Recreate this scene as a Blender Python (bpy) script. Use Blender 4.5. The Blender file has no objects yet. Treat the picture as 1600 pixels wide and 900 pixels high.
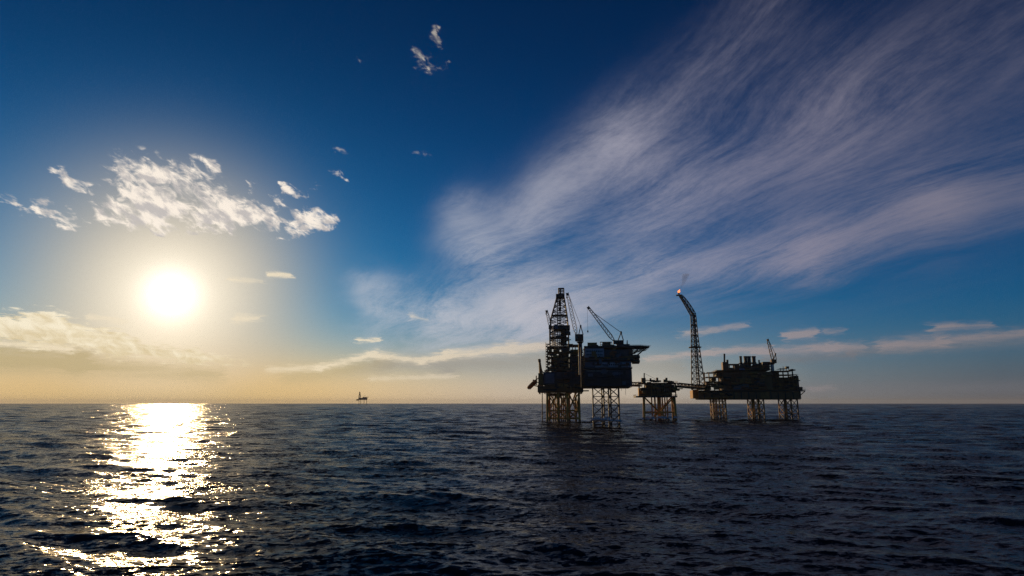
import bpy, bmesh, math, random
import numpy as np
from mathutils import Vector, Matrix

# ----------------------------------------------------------------- camera
scene = bpy.context.scene
COL = scene.collection
FPX = 950.0                     # focal length in pixels of the 1600 x 900 photograph
PITCH = math.atan(180.0 / FPX)  # the horizon lies 180 px below the centre
CAM_H = 15.0                    # eye height above the water, on a ship's deck

cam_data = bpy.data.cameras.new('camera')
cam_data.sensor_width = 36.0
cam_data.lens = 36.0 * FPX / 1600.0
cam_data.clip_start = 0.5
cam_data.clip_end = 200000.0
cam = bpy.data.objects.new('camera', cam_data)
COL.objects.link(cam)
cam.location = (0, 0, CAM_H)
cam.rotation_euler = (math.pi / 2 + PITCH, 0, 0)
scene.camera = cam


def ray(px, py):
    """direction (x right, y ahead, z up) seen through a pixel of the photograph"""
    u = (px - 800.0) / FPX
    v = (450.0 - py) / FPX
    return (u, math.cos(PITCH) - v * math.sin(PITCH), math.sin(PITCH) + v * math.cos(PITCH))


def azel(px, py):
    x, y, z = ray(px, py)
    return math.degrees(math.atan2(x, y)), math.degrees(math.atan2(z, math.hypot(x, y)))


# ----------------------------------------------------------------- sun
SUN_AZ, SUN_EL = azel(268, 460)
sa, se = math.radians(SUN_AZ), math.radians(SUN_EL)
SUN_DIR = Vector((math.sin(sa) * math.cos(se), math.cos(sa) * math.cos(se), math.sin(se)))
sun_data = bpy.data.lights.new('sun', 'SUN')
sun_data.energy = 2.0
sun_data.angle = math.radians(0.53)
sun_data.color = (1.0, 0.66, 0.30)
sun = bpy.data.objects.new('sun', sun_data)
COL.objects.link(sun)
sun.rotation_euler = SUN_DIR.to_track_quat('Z', 'Y').to_euler()

# ----------------------------------------------------------------- view
scene.view_settings.view_transform = 'Standard'
scene.view_settings.look = 'None'
scene.view_settings.exposure = 0.0
scene.view_settings.gamma = 1.0
scene.render.engine = 'CYCLES'
scene.cycles.use_denoising = True
scene.cycles.denoiser = 'OPENIMAGEDENOISE'
scene.cycles.denoising_prefilter = 'NONE'
scene.cycles.denoising_input_passes = 'RGB_ALBEDO_NORMAL'
scene.cycles.use_adaptive_sampling = True
scene.cycles.adaptive_threshold = 0.008
scene.cycles.adaptive_min_samples = 32
scene.cycles.max_bounces = 6
scene.cycles.volume_bounces = 0

# ----------------------------------------------------------------- node maths


class Nodes:
    """small helper that writes shader formulas as nodes"""

    def __init__(self, tree):
        self.t = tree

    def new(self, kind, **kw):
        n = self.t.nodes.new(kind)
        for k, v in kw.items():
            setattr(n, k, v)
        return n

    def put(self, sock, v):
        if isinstance(v, S):
            self.t.links.new(v.s, sock)
        elif isinstance(v, bpy.types.NodeSocket):
            self.t.links.new(v, sock)
        else:
            sock.default_value = v

    def math(self, op, a, b=None, c=None, clamp=False):
        n = self.new('ShaderNodeMath', operation=op, use_clamp=clamp)
        self.put(n.inputs[0], a)
        if b is not None:
            self.put(n.inputs[1], b)
        if c is not None:
            self.put(n.inputs[2], c)
        return S(self, n.outputs[0])

    def vmath(self, op, a, b=None, scale=None):
        n = self.new('ShaderNodeVectorMath', operation=op)
        self.put(n.inputs[0], a)
        if b is not None:
            self.put(n.inputs[1], b)
        if scale is not None:
            self.put(n.inputs['Scale'], scale)
        out = 'Value' if op in ('DOT_PRODUCT', 'LENGTH', 'DISTANCE') else 'Vector'
        return S(self, n.outputs[out])

    def vec(self, x, y, z=0.0):
        n = self.new('ShaderNodeCombineXYZ')
        for i, v in enumerate((x, y, z)):
            self.put(n.inputs[i], v)
        return S(self, n.outputs[0])

    def sep(self, v):
        n = self.new('ShaderNodeSeparateXYZ')
        self.put(n.inputs[0], v)
        return [S(self, o) for o in n.outputs]

    def noise(self, v, scale, detail=4.0, rough=0.55, dist=0.0, color=False, lac=2.0, dim='2D'):
        n = self.new('ShaderNodeTexNoise', noise_dimensions=dim)
        self.put(n.inputs['Vector'], v)
        n.inputs['Scale'].default_value = scale
        n.inputs['Detail'].default_value = detail
        n.inputs['Roughness'].default_value = rough
        n.inputs['Lacunarity'].default_value = lac
        n.inputs['Distortion'].default_value = dist
        return S(self, n.outputs['Color' if color else 'Fac'])

    def smooth(self, v, lo, hi, a=0.0, b=1.0):
        n = self.new('ShaderNodeMapRange', interpolation_type='SMOOTHSTEP')
        self.put(n.inputs['Value'], v)
        self.put(n.inputs['From Min'], lo)
        self.put(n.inputs['From Max'], hi)
        self.put(n.inputs['To Min'], a)
        self.put(n.inputs['To Max'], b)
        return S(self, n.outputs['Result'])

    def mix(self, f, a, b, blend='MIX'):
        n = self.new('ShaderNodeMix', data_type='RGBA', blend_type=blend)
        n.clamp_factor = True
        self.put(n.inputs[0], f)
        self.put(n.inputs[6], a if isinstance(a, S) else (*a, 1.0))
        self.put(n.inputs[7], b if isinstance(b, S) else (*b, 1.0))
        return S(self, n.outputs[2])

    def gauss(self, x):
        return self.math('EXPONENT', self.math('MULTIPLY', self.math('MULTIPLY', x, x), -1.0))


class S:
    def __init__(self, N, s):
        self.N, self.s = N, s

    def __add__(self, o): return self.N.math('ADD', self, o)
    __radd__ = __add__
    def __sub__(self, o): return self.N.math('SUBTRACT', self, o)
    def __rsub__(self, o): return self.N.math('SUBTRACT', o, self)
    def __mul__(self, o): return self.N.math('MULTIPLY', self, o)
    __rmul__ = __mul__
    def __truediv__(self, o): return self.N.math('DIVIDE', self, o)
    def __rtruediv__(self, o): return self.N.math('DIVIDE', o, self)


# ----------------------------------------------------------------- sky
world = bpy.data.worlds.new('World')
scene.world = world
world.use_nodes = True
wt = world.node_tree
wt.nodes.clear()
W = Nodes(wt)

sky = W.new('ShaderNodeTexSky', sky_type='NISHITA')
sky.sun_disc = False
sky.sun_elevation = se
sky.sun_rotation = sa
sky.altitude = 0.0
sky.air_density = 1.0
sky.dust_density = 0.25
sky.ozone_density = 2.5

tc = W.new('ShaderNodeTexCoord')
D = S(W, tc.outputs['Generated'])
dx, dy, dz = W.sep(D)
R2D = 180.0 / math.pi
az = W.math('ARCTAN2', dx, dy) * R2D
el = W.math('ARCSINE', dz) * R2D
AE = W.vec(az, el)
cosg = W.vmath('DOT_PRODUCT', D, tuple(SUN_DIR))
gam = W.math('ARCCOSINE', W.math('MINIMUM', cosg, 1.0)) * R2D          # angle from the sun
zc = W.math('MAXIMUM', dz, 0.0)

# clear air: the physical sky with the photograph's deep, contrasty blue
nr, ng, nb = W.sep(sky.outputs[0])


def grade(c, gain, power):
    v = W.math('POWER', c * 0.10, power) * gain
    return v / (v * 0.62 + 1.0)


elp = W.math('MAXIMUM', el, 0.0)
haze2 = W.math('EXPONENT', elp * (-1.0 / 9.0))
air = W.vec(grade(nr, 0.20, 2.3), grade(ng, 0.40, 1.45) + haze2 * 0.045, grade(nb, 0.68, 1.35) + haze2 * 0.115)

# the haze along the horizon, golden under the sun and grey away from it
ramp = W.new('ShaderNodeValToRGB')
stops = [(0, (.90, .61, .20)), (10, (.74, .49, .155)), (19, (.74, .53, .28)), (30, (.62, .49, .36)),
         (42, (.58, .48, .38)), (48, (.37, .335, .30)), (56, (.18, .18, .19)), (68, (.10, .10, .118)), (90, (.08, .08, .10))]
els = ramp.color_ramp.elements
while len(els) < len(stops):
    els.new(0.5)
for e_, (g_, c_) in zip(els, stops):
    e_.position = g_ / 90.0
    e_.color = (*c_, 1.0)
W.put(ramp.inputs[0], gam * (1.0 / 90.0))
air = W.mix(W.gauss(elp * (1.0 / 4.6)) * 0.90, air, S(W, ramp.outputs[0]))


def add(base, col, fac):
    return W.vmath('ADD', base, W.vmath('SCALE', col, scale=fac))


# light scattered forward by the thin haze round the sun, and the sun itself
air = W.vmath('SCALE', air, scale=W.smooth(el, 12.0, 40.0, 1.08, 0.66))
air = W.mix(W.math('EXPONENT', gam * gam * gam * (-1.0 / 1100.0)) * 0.80, air, (0.60, 0.475, 0.31))
air = add(air, (0.60, 0.54, 0.43), W.gauss(gam * (1.0 / 5.4)))
air = add(air, (0.75, 0.72, 0.66), W.gauss(gam * (1.0 / 1.8)))

# ---- clouds: flat layers seen in perspective
inv = 1.0 / (zc + 0.10)
U0, V0 = dx * inv, dy * inv
PLANE = W.vec(U0, V0)
ca, sn = math.cos(math.radians(23)), math.sin(math.radians(23))
along = V0 * ca - U0 * sn            # the wind aloft blows from the sun's side of the horizon
across = U0 * ca + V0 * sn


def seg_sum(P, segs):
    total = None
    for (p0, p1, w0, w1, s0, s1) in segs:
        a = azel(*p0); b = azel(*p1)
        d = (b[0] - a[0], b[1] - a[1], 0.0)
        L2 = d[0] ** 2 + d[1] ** 2
        q = W.vmath('SUBTRACT', P, (a[0], a[1], 0.0))
        t = W.vmath('DOT_PRODUCT', q, (d[0] / L2, d[1] / L2, 0.0))
        t = W.math('MINIMUM', W.math('MAXIMUM', t, 0.0), 1.0)
        dist = W.vmath('LENGTH', W.vmath('SUBTRACT', q, W.vmath('SCALE', d, scale=t)))
        k = 0.0603 * 0.92                                  # degrees per pixel, roughly
        w = t * ((w1 - w0) * k) + w0 * k
        g = W.gauss(dist / w) * (t * (s1 - s0) + s0)
        total = g if total is None else total + g
    return total


warp = W.vmath('SUBTRACT', W.noise(PLANE, 1.1, 3.0, 0.5, color=True), (0.5, 0.5, 0.5))
warpA = W.vmath('ADD', AE, W.vmath('SCALE', W.vmath('MULTIPLY', warp, (1, 1, 0)), scale=4.5))
warpf = W.vmath('SUBTRACT', W.noise(PLANE, 9.0, 4.0, 0.6, color=True), (0.5, 0.5, 0.5))
warpB = W.vmath('ADD', AE, W.vmath('SCALE', W.vmath('MULTIPLY', warpf, (1, 0.7, 0)), scale=3.2))

# high cirrus fan on the right
curl = (W.noise(PLANE, 0.75, 2.0, 0.5) - 0.5) * 0.55          # slow bends in the streaks
acr = across + curl
fib = W.noise(W.vec(along * 0.45, acr * 1.5), 1.5, 5.0, 0.55, 0.2)
fib2 = W.noise(W.vec(along * 1.0, acr * 6.0), 2.0, 6.0, 0.70, 0.2)
fib3 = W.noise(W.vec(along * 4.0, acr * 8.0), 5.0, 4.0, 0.7)
veil = seg_sum(warpA, [
    ((828, 335), (960, 215), 44, 52, .50, .46), ((960, 215), (1190, 20), 52, 60, .42, .40),
    ((735, 325), (765, 400), 42, 56, .32, .36), ((765, 400), (900, 470), 60, 70, .36, .40),
    ((1010, 300), (1300, 175), 74, 84, .42, .44), ((1300, 175), (1640, 20), 80, 100, .40, .34),
    ((1010, 425), (1260, 395), 36, 42, .44, .58), ((1260, 395), (1460, 325), 42, 46, .62, .54),
    ((1460, 325), (1660, 260), 46, 56, .50, .40),
    ((580, 468), (700, 492), 30, 40, .50, .55), ((700, 490), (830, 490), 44, 54, .52, .52), ((820, 485), (1010, 435), 48, 40, .48, .40),
    ((980, 370), (1400, 270), 120, 130, .28, .20), ((600, 525), (850, 512), 34, 44, .34, .46),
])
cir = veil * W.smooth(fib * 0.58 + fib2 * 0.28 + fib3 * 0.14, 0.29, 0.72, 0.10, 1.42)
cir = 1.0 - W.math('EXPONENT', cir * -1.15)
cir_col = W.mix(W.smooth(gam, 15.0, 58.0), (0.60, 0.60, 0.64), (0.34, 0.315, 0.40))
cir_col = W.vmath('SCALE', cir_col, scale=W.smooth(gam, 38.0, 75.0, 1.0, 0.62))
skyc = W.mix(cir, air, cir_col)

# thin streaks low over the horizon
flat = W.noise(W.vec(az * 0.16, el * 1.36), 1.0, 5.0, 0.58, 0.3)
warpL = W.vmath('ADD', AE, W.vmath('SCALE', W.vmath('MULTIPLY', warpf, (1.0, .25, 0)), scale=2.4))
body = seg_sum(warpL, [
    ((450, 588), (600, 568), 12, 13, .45, .65), ((600, 568), (700, 570), 13, 14, .65, .75), ((700, 568), (880, 562), 16, 18, .75, .7),
    ((880, 568), (1060, 572), 16, 12, .6, .5), ((1200, 562), (1330, 556), 8, 8, .5, .5), ((1330, 550), (1620, 530), 7, 9, .5, .45),
    ((-60, 558), (120, 566), 17, 16, 1.0, .9), ((120, 570), (340, 586), 14, 12, .8, .5), ((1240, 610), (1640, 604), 9, 9, .35, .3),
])
bodya = W.math('MINIMUM', body * W.smooth(flat, 0.25, 0.65, 0.75, 1.15), 0.85)
body_col = W.mix(W.smooth(gam, 10.0, 60.0), (0.54, 0.43, 0.23), (0.17, 0.17, 0.19))
body_col = W.mix(W.smooth(gam, 14.0, 22.0) * W.smooth(gam, 40.0, 52.0, 1.0, 0.0), body_col, (0.36, 0.34, 0.30))
skyc = W.mix(bodya, skyc, body_col)
lowc = seg_sum(warpL, [
    ((420, 578), (500, 575), 5, 5, .4, .6), ((500, 575), (585, 553), 5.5, 6, .65, .7), ((585, 553), (660, 565), 6, 5.5, .7, .6),
    ((660, 564), (700, 554), 6, 7, .8, .8), ((700, 554), (800, 544), 7, 9, .85, .85), ((800, 544), (870, 540), 9, 7, .85, .7),
    ((1010, 562), (1110, 550), 4, 5, .7, .8), ((1110, 550), (1200, 545), 5, 6, .8, .7), ((1180, 552), (1300, 543), 6, 8, .55, .75),
    ((1300, 543), (1345, 541), 6, 7, .6, .5), ((1375, 540), (1470, 532), 8, 9, .75, .75), ((1470, 532), (1620, 519), 7, 6, .6, .5),
    ((1065, 523), (1165, 507), 6, 4, .55, .5), ((1230, 525), (1272, 520), 6, 7, 1.0, .9),
    ((1290, 518), (1320, 517), 4, 3, .5, .35), ((1460, 512), (1545, 508), 6, 4, .65, .55),
    ((558, 532), (590, 531), 3.2, 3, .95, .7), ((580, 592), (710, 588), 4, 4, .4, .45),
    ((640, 495), (665, 499), 4, 3, .5, .3), ((422, 429), (448, 430), 4.6, 3.6, .75, .6),
    ((365, 437), (410, 440), 4, 3, .5, .3), ((372, 498), (405, 496), 7, 4, .5, .45),
    ((138, 495), (195, 503), 4, 4, .5, .4), ((-40, 532), (110, 546), 4, 4, .8, .7), ((1265, 608), (1300, 606), 4, 4, .35, .3),
])
lowa = W.math('MINIMUM', lowc * W.smooth(flat, 0.25, 0.62, 0.55, 1.25), 0.78)
low_col = W.mix(W.smooth(gam, 10.0, 55.0), (0.93, 0.79, 0.57), (0.37, 0.31, 0.315))
low_col = W.vmath('SCALE', low_col, scale=W.smooth(gam, 42.0, 75.0, 1.0, 0.68))
skyc = W.mix(lowa, skyc, low_col)

rc, rs = math.cos(math.radians(28)), math.sin(math.radians(28))
PUF = W.vec((az * rc - el * rs) * 0.75, (az * rs + el * rc) * 1.5)
puff = W.noise(PUF, 0.95, 6.0, 0.60, 0.4)
puff2 = W.noise(PUF, 0.30, 3.0, 0.5)
# the bank of stratus low on the left
warpfx = W.sep(warpf)[0]
bankw = W.vmath('ADD', AE, W.vmath('SCALE', W.vmath('MULTIPLY', warpf, (1.0, .8, 0)), scale=2.2))
bank = seg_sum(bankw, [
    ((-60, 512), (70, 512), 19, 20, 1.25, 1.25), ((70, 514), (180, 536), 20, 18, 1.25, 1.1),
    ((180, 540), (300, 558), 15, 13, 1.0, .85), ((300, 558), (400, 568), 11, 8, .75, .5),
])
banka = W.smooth(bank + (flat - 0.5) * 0.5 + warpfx * 0.7 + (puff - 0.5) * 0.7, 0.34, 0.92) * W.smooth(bank, 0.06, 0.32) * 0.92
skyc = W.mix(banka, skyc, W.mix(W.smooth(flat * 0.4 + puff * 0.6 + (el - 5.5) * 0.06, 0.30, 0.66), (0.74, 0.60, 0.36), (0.99, 0.88, 0.66)))

# broken altocumulus over the sun, and a few scraps overhead
cum = seg_sum(warpB, [
    ((195, 262), (240, 270), 20, 20, .9, .95), ((240, 262), (300, 285), 18, 16, 1.0, .7),
    ((205, 300), (250, 320), 26, 28, .8, .8), ((260, 325), (330, 325), 24, 30, 1.0, 1.1),
    ((160, 325), (230, 345), 16, 18, .85, .9), ((320, 345), (365, 352), 14, 12, .9, .8),
    ((358, 330), (420, 335), 14, 22, 1.3, 1.5), ((300, 250), (340, 265), 9, 9, .8, .7),
    ((325, 300), (355, 305), 9, 8, .6, .5),
    ((98, 280), (130, 296), 13, 9, 1.2, .8), ((70, 325), (115, 355), 12, 11, 1.4, 1.3),
    ((8, 312), (40, 328), 9, 7, .8, .6), ((440, 298), (490, 302), 8, 7, .9, .7),
    ((470, 345), (518, 340), 15, 14, 1.3, 1.1), ((440, 368), (480, 366), 7, 7, .7, .5),
    ((390, 295), (420, 300), 6, 6, .7, .5), ((515, 268), (538, 274), 6, 6, .5, .4),
    ((682, 52), (702, 82), 7, 6, .50, .42), ((642, 84), (680, 106), 8, 8, .46, .42), ((680, 92), (700, 100), 9, 7, .42, .36),
    ((646, 104), (670, 120), 6, 5, .42, .38), ((555, 90), (562, 94), 9, 9, .35, .3),
    ((655, 245), (664, 240), 8, 8, .3, .25), ((525, 235), (532, 235), 6, 6, .3, .2),
])
cuma = W.smooth(cum * 0.66 + puff * 2.3 + puff2 * 1.6, 2.10, 2.88)
cuma = cuma * W.smooth(cum, 0.06, 0.40) * 0.95
shade = W.noise(W.vmath('ADD', PUF, (0.10, -0.22, 0.0)), 0.8, 3.0, 0.55)
cum_lit = W.mix(W.smooth(shade, 0.36, 0.62), (0.56, 0.52, 0.50), (1.00, 0.89, 0.77))
cum_lit = W.vmath('SCALE', cum_lit, scale=W.smooth(gam, 12.0, 40.0, 1.0, 0.42))
skyc = W.mix(cuma, skyc, cum_lit)

bg = W.new('ShaderNodeBackground')
bg.inputs['Strength'].default_value = 0.10
W.put(bg.inputs['Color'], W.vmath('SCALE', skyc, scale=10.0))
wo = W.new('ShaderNodeOutputWorld')
wt.links.new(bg.outputs[0], wo.inputs['Surface'])
world.cycles.sampling_method = 'NONE'

# ----------------------------------------------------------------- materials helper


def new_mat(name):
    m = bpy.data.materials.new(name)
    m.use_nodes = True
    m.node_tree.nodes.clear()
    N = Nodes(m.node_tree)
    out = N.new('ShaderNodeOutputMaterial')
    return m, N, out


def prop(o, **kw):
    for k, v in kw.items():
        o[k] = v
    return o


# ----------------------------------------------------------------- the sea
def sea_z(x, y):
    return sum(a * math.cos(kx * x + ky * y + ph) for kx, ky, ph, a in WAVES)


def build_sea():
    rng = np.random.default_rng(11)
    # a fan of rings round the ship, fine ahead and coarse behind, out to the horizon
    ang = np.concatenate([np.linspace(-50, 50, 660), np.linspace(54, 306, 64)])
    th = np.radians(ang).astype(np.float64)
    r = np.concatenate([np.array([0.5, 8, 18, 28, 36]), 43.0 * np.exp(np.linspace(0, math.log(32000 / 43.0), 1440))])
    dr = np.gradient(r)
    nr_, nt = len(r), len(th)
    X = (r[:, None] * np.sin(th)[None, :]).astype(np.float32)
    Y = (r[:, None] * np.cos(th)[None, :]).astype(np.float32)
    Zh = np.zeros_like(X)
    DX = np.zeros_like(X)
    DY = np.zeros_like(X)
    lost = np.zeros(nr_)
    n, far = 150, 34
    lam = np.exp(np.linspace(math.log(0.95), math.log(58.0), n)) * rng.uniform(0.97, 1.03, n)
    lam = np.concatenate([lam, np.exp(np.linspace(math.log(60.0), math.log(420.0), far))])   # long swell and wave groups far out
    main = math.radians(200.0)      # heading the waves run to: towards the ship, a little to the left
    global WAVES
    WAVES = []
    for i in range(n + far):
        k = 2 * math.pi / lam[i]
        spread = math.radians(16 + 16 * (1 - (math.log(lam[i]) + 0.05) / 4.1))
        d = main + rng.normal(0, 1) * spread
        steep = 0.0250 if lam[i] < 5 else max(0.0095, 0.0250 * (1.0 - 0.62 * (lam[i] - 4) / 22))
        a = steep / k * rng.uniform(0.6, 1.35)
        ph = rng.uniform(0, 2 * math.pi)
        if i >= n:
            a = 0.022 / k
        f = np.clip((lam[i] / dr - 2.2) / 2.6, 0, 1)
        f = f * f * (3 - 2 * f)
        b = np.clip((16.0 - lam[i] / dr) / 8.0, 0, 1)
        b = b * b * (3 - 2 * b) * np.clip((r - 250.0) / 700.0, 0, 1)
        if i < n:
            lost += (1 - f * f) * (a * k) ** 2 / 2
            f = f * (1 + 1.1 * b)            # the shortest waves that the sheet still carries stand steeper
        else:
            f = f * b
        j = int(np.max(np.nonzero(f > 0)[0])) + 1 if (f > 0).any() else 0
        if j == 0:
            continue
        ux, uy = math.sin(d), math.cos(d)
        if lam[i] > 12:
            WAVES.append((k * ux, k * uy, ph, a))
        p = (X[:j] * np.float32(k * ux) + Y[:j] * np.float32(k * uy)) + np.float32(ph)
        amp = (a * f[:j, None]).astype(np.float32)
        Zh[:j] += amp * np.cos(p)
        sp = amp * np.sin(p) * np.float32(0.85)
        DX[:j] -= np.float32(ux) * sp
        DY[:j] -= np.float32(uy) * sp
    co = np.stack([X + DX, Y + DY, Zh], -1).reshape(-1, 3)
    i0 = (np.arange(nr_ - 1)[:, None] * nt + np.arange(nt)[None, :])
    i1 = (np.arange(nr_ - 1)[:, None] * nt + (np.arange(nt)[None, :] + 1) % nt)
    q = np.stack([i0, i1, i1 + nt, i0 + nt], -1).reshape(-1, 4)[:, ::-1]
    me = bpy.data.meshes.new('sea')
    me.vertices.add(len(co))
    me.vertices.foreach_set('co', co.astype(np.float32).ravel())
    me.loops.add(q.size)
    me.loops.foreach_set('vertex_index', q.astype(np.int32).ravel())
    me.polygons.add(len(q))
    me.polygons.foreach_set('loop_start', (np.arange(len(q)) * 4).astype(np.int32))
    me.polygons.foreach_set('use_smooth', np.ones(len(q), dtype=bool))
    me.update(calc_edges=True)
    at = me.attributes.new('unresolved_slope', 'FLOAT', 'POINT')
    at.data.foreach_set('value', np.repeat(np.sqrt(lost / 2), nt).astype(np.float32))

    m, N, out = new_mat('sea_water')
    g = N.new('ShaderNodeNewGeometry')
    P = S(N, g.outputs['Position'])
    a = N.new('ShaderNodeAttribute', attribute_name='unresolved_slope')
    un = S(N, a.outputs['Fac'])
    gust = N.noise(N.vmath('MULTIPLY', P, (0.012, 0.030, 0.0)), 1.0, 3.0, 0.55)
    gust = N.smooth(gust, 0.30, 0.70, 0.55, 1.35)
    c0 = N.vmath('SUBTRACT', N.noise(N.vmath('MULTIPLY', P, (0.5, 1.5, 1.0)), 0.15, 2.0, 0.6, color=True), (.5, .5, .5))
    c1 = N.vmath('SUBTRACT', N.noise(N.vmath('MULTIPLY', P, (0.7, 1.6, 1.0)), 1.0, 4.0, 0.74, color=True), (.5, .5, .5))
    k0 = (un * 9.0 + 0.10) * gust
    k1 = (un * 5.0 + 1.75) * gust
    sl = N.vmath('ADD', N.vmath('SCALE', c0, scale=k0), N.vmath('SCALE', c1, scale=k1))
    sl = N.vmath('MULTIPLY', sl, (0.58, 1.0, 0))          # the chop runs towards the ship
    nor = N.vmath('NORMALIZE', N.vmath('ADD', S(N, g.outputs['Normal']), sl))
    skin = N.new('ShaderNodeBsdfPrincipled')
    skin.inputs['Base Color'].default_value = (0.026, 0.018, 0.018, 1)
    skin.inputs['Roughness'].default_value = 0.13
    skin.inputs['IOR'].default_value = 1.333
    skin.inputs['Specular IOR Level'].default_value = 0.28
    skin.inputs['Specular Tint'].default_value = (1.0, 0.80, 0.76, 1)
    N.put(skin.inputs['Normal'], nor)
    # a dark diffuse share mixed in evenly to dim the reflections: never a full mirror
    body = N.new('ShaderNodeBsdfDiffuse')
    body.inputs['Color'].default_value = (0.018, 0.012, 0.012, 1)
    mx = N.new('ShaderNodeMixShader')
    mx.inputs[0].default_value = 0.33
    N.t.links.new(skin.outputs[0], mx.inputs[1])
    N.t.links.new(body.outputs[0], mx.inputs[2])
    N.t.links.new(mx.outputs[0], out.inputs['Surface'])
    me.materials.append(m)
    o = bpy.data.objects.new('sea', me)
    COL.objects.link(o)
    prop(o, kind='structure', label='dark choppy open sea with a golden path of sun glitter')


build_sea()

# ----------------------------------------------------------------- building helpers
rnd = random.Random(5)


PSI = 0.0        # heading of the platform that is being built: its front faces the ship
ORG = {}


def face(degrees):
    global PSI
    PSI = math.radians(degrees)


def pt(px, py, d):
    """the point at distance d along the platform's heading that lies behind a pixel of the photograph"""
    u, f, w = ray(px, py)
    u, f = u * math.cos(PSI) - f * math.sin(PSI), u * math.sin(PSI) + f * math.cos(PSI)
    return Vector((d * u / f, d, CAM_H + d * w / f))


def place(o, loc):
    """put a top-level object at loc, given in the platform's own axes"""
    x, y, z = loc
    o.location = (x * math.cos(PSI) + y * math.sin(PSI), -x * math.sin(PSI) + y * math.cos(PSI), z)
    o.rotation_euler = (0, 0, -PSI)
    ORG[o.name] = Vector(loc)


def span(px0, px1, py0, py1, d0, d1):
    """box whose outline covers px0..px1, py0..py1, from distance d0 to d1"""
    pm = (py0 + py1) / 2
    return pt(px0, pm, d0).x, pt(px1, pm, d0).x, d0, d1, pt(px0, py1, (d0 + d1) / 2).z, pt((px0 + px1) / 2, py0, d0).z


class MB:
    def __init__(self):
        self.v, self.f, self.smooth = [], [], False

    def add(self, vs, fs):
        n = len(self.v)
        self.v += [Vector(p) for p in vs]
        self.f += [[i + n for i in f] for f in fs]
        return self

    def box(self, x0, x1, y0, y1, z0, z1):
        return self.add([(x0, y0, z0), (x1, y0, z0), (x1, y1, z0), (x0, y1, z0), (x0, y0, z1), (x1, y0, z1), (x1, y1, z1), (x0, y1, z1)],
                        [(3, 2, 1, 0), (4, 5, 6, 7), (0, 1, 5, 4), (1, 2, 6, 5), (2, 3, 7, 6), (3, 0, 4, 7)])

    def prism(self, poly, axis, a, b):
        """poly: 2-D outline; axis 'y' -> points (x, z) pushed from y=a to b, axis 'z' -> points (x, y) from z=a to b"""
        n = len(poly)
        if axis == 'y':
            vs = [(p[0], a, p[1]) for p in poly] + [(p[0], b, p[1]) for p in poly]
        elif axis == 'x':
            vs = [(a, p[0], p[1]) for p in poly] + [(b, p[0], p[1]) for p in poly]
        else:
            vs = [(p[0], p[1], a) for p in poly] + [(p[0], p[1], b) for p in poly]
        fs = [list(range(n))[::-1], list(range(n, 2 * n))] + [(i, (i + 1) % n, n + (i + 1) % n, n + i) for i in range(n)]
        return self.add(vs, fs)

    def tube(self, p, q, r, r2=None, n=6):
        p, q = Vector(p), Vector(q)
        r2 = r if r2 is None else r2
        d = (q - p).normalized()
        a = d.orthogonal().normalized()
        b = d.cross(a)
        vs = []
        for c, rr in ((p, r), (q, r2)):
            for i in range(n):
                t = 2 * math.pi * i / n
                vs.append(c + a * (math.cos(t) * rr) + b * (math.sin(t) * rr))
        fs = [list(range(n))[::-1], list(range(n, 2 * n))] + [(i, (i + 1) % n, n + (i + 1) % n, n + i) for i in range(n)]
        return self.add(vs, fs)

    def build(self, name, mat, parent=None, origin=None):
        org = Vector((0, 0, 0)) if parent is None else world_origin(parent)
        if origin is not None:
            org = Vector(origin)
        me = bpy.data.meshes.new(name)
        me.from_pydata([tuple(p - org) for p in self.v], [], self.f)
        bm = bmesh.new()
        bm.from_mesh(me)
        bmesh.ops.recalc_face_normals(bm, faces=bm.faces)
        bm.to_mesh(me)
        bm.free()
        me.materials.append(mat)
        if self.smooth:
            me.polygons.foreach_set('use_smooth', [True] * len(me.polygons))
        o = bpy.data.objects.new(name, me)
        COL.objects.link(o)
        if parent is not None:
            o.parent = parent
        elif origin is not None:
            place(o, origin)
        return o


def world_origin(o):
    v = Vector((0, 0, 0))
    while o is not None:
        if o.name in ORG:
            return v + ORG[o.name]
        v += o.location
        o = o.parent
    return v


def thing(name, label, cat, loc, group=None):
    o = bpy.data.objects.new(name, None)
    o.empty_display_size = 2.0
    COL.objects.link(o)
    place(o, loc)
    prop(o, label=label, category=cat)
    if group:
        o['group'] = group
    return o


_unit = {}


def member(name, p, q, r, mat, parent):
    """one steel tube as an object of its own; all share one mesh per material"""
    p, q = Vector(p), Vector(q)
    if mat.name not in _unit:
        t = MB().tube((0, 0, 0), (0, 0, 1), 1.0, n=6)
        o = t.build('tube', mat)
        _unit[mat.name] = o.data
        bpy.data.objects.remove(o)
    o = bpy.data.objects.new(name, _unit[mat.name])
    COL.objects.link(o)
    o.parent = parent
    o.location = p - world_origin(parent)
    d = q - p
    o.rotation_mode = 'QUATERNION'
    o.rotation_quaternion = d.to_track_quat('Z', 'Y')
    o.scale = (r, r, d.length)
    return o


def bx(name, mat, parent, *a):
    return MB().box(*a).build(name, mat, parent)


def pbox(name, mat, parent, *a):
    return bx(name, mat, parent, *span(*a))


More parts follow.
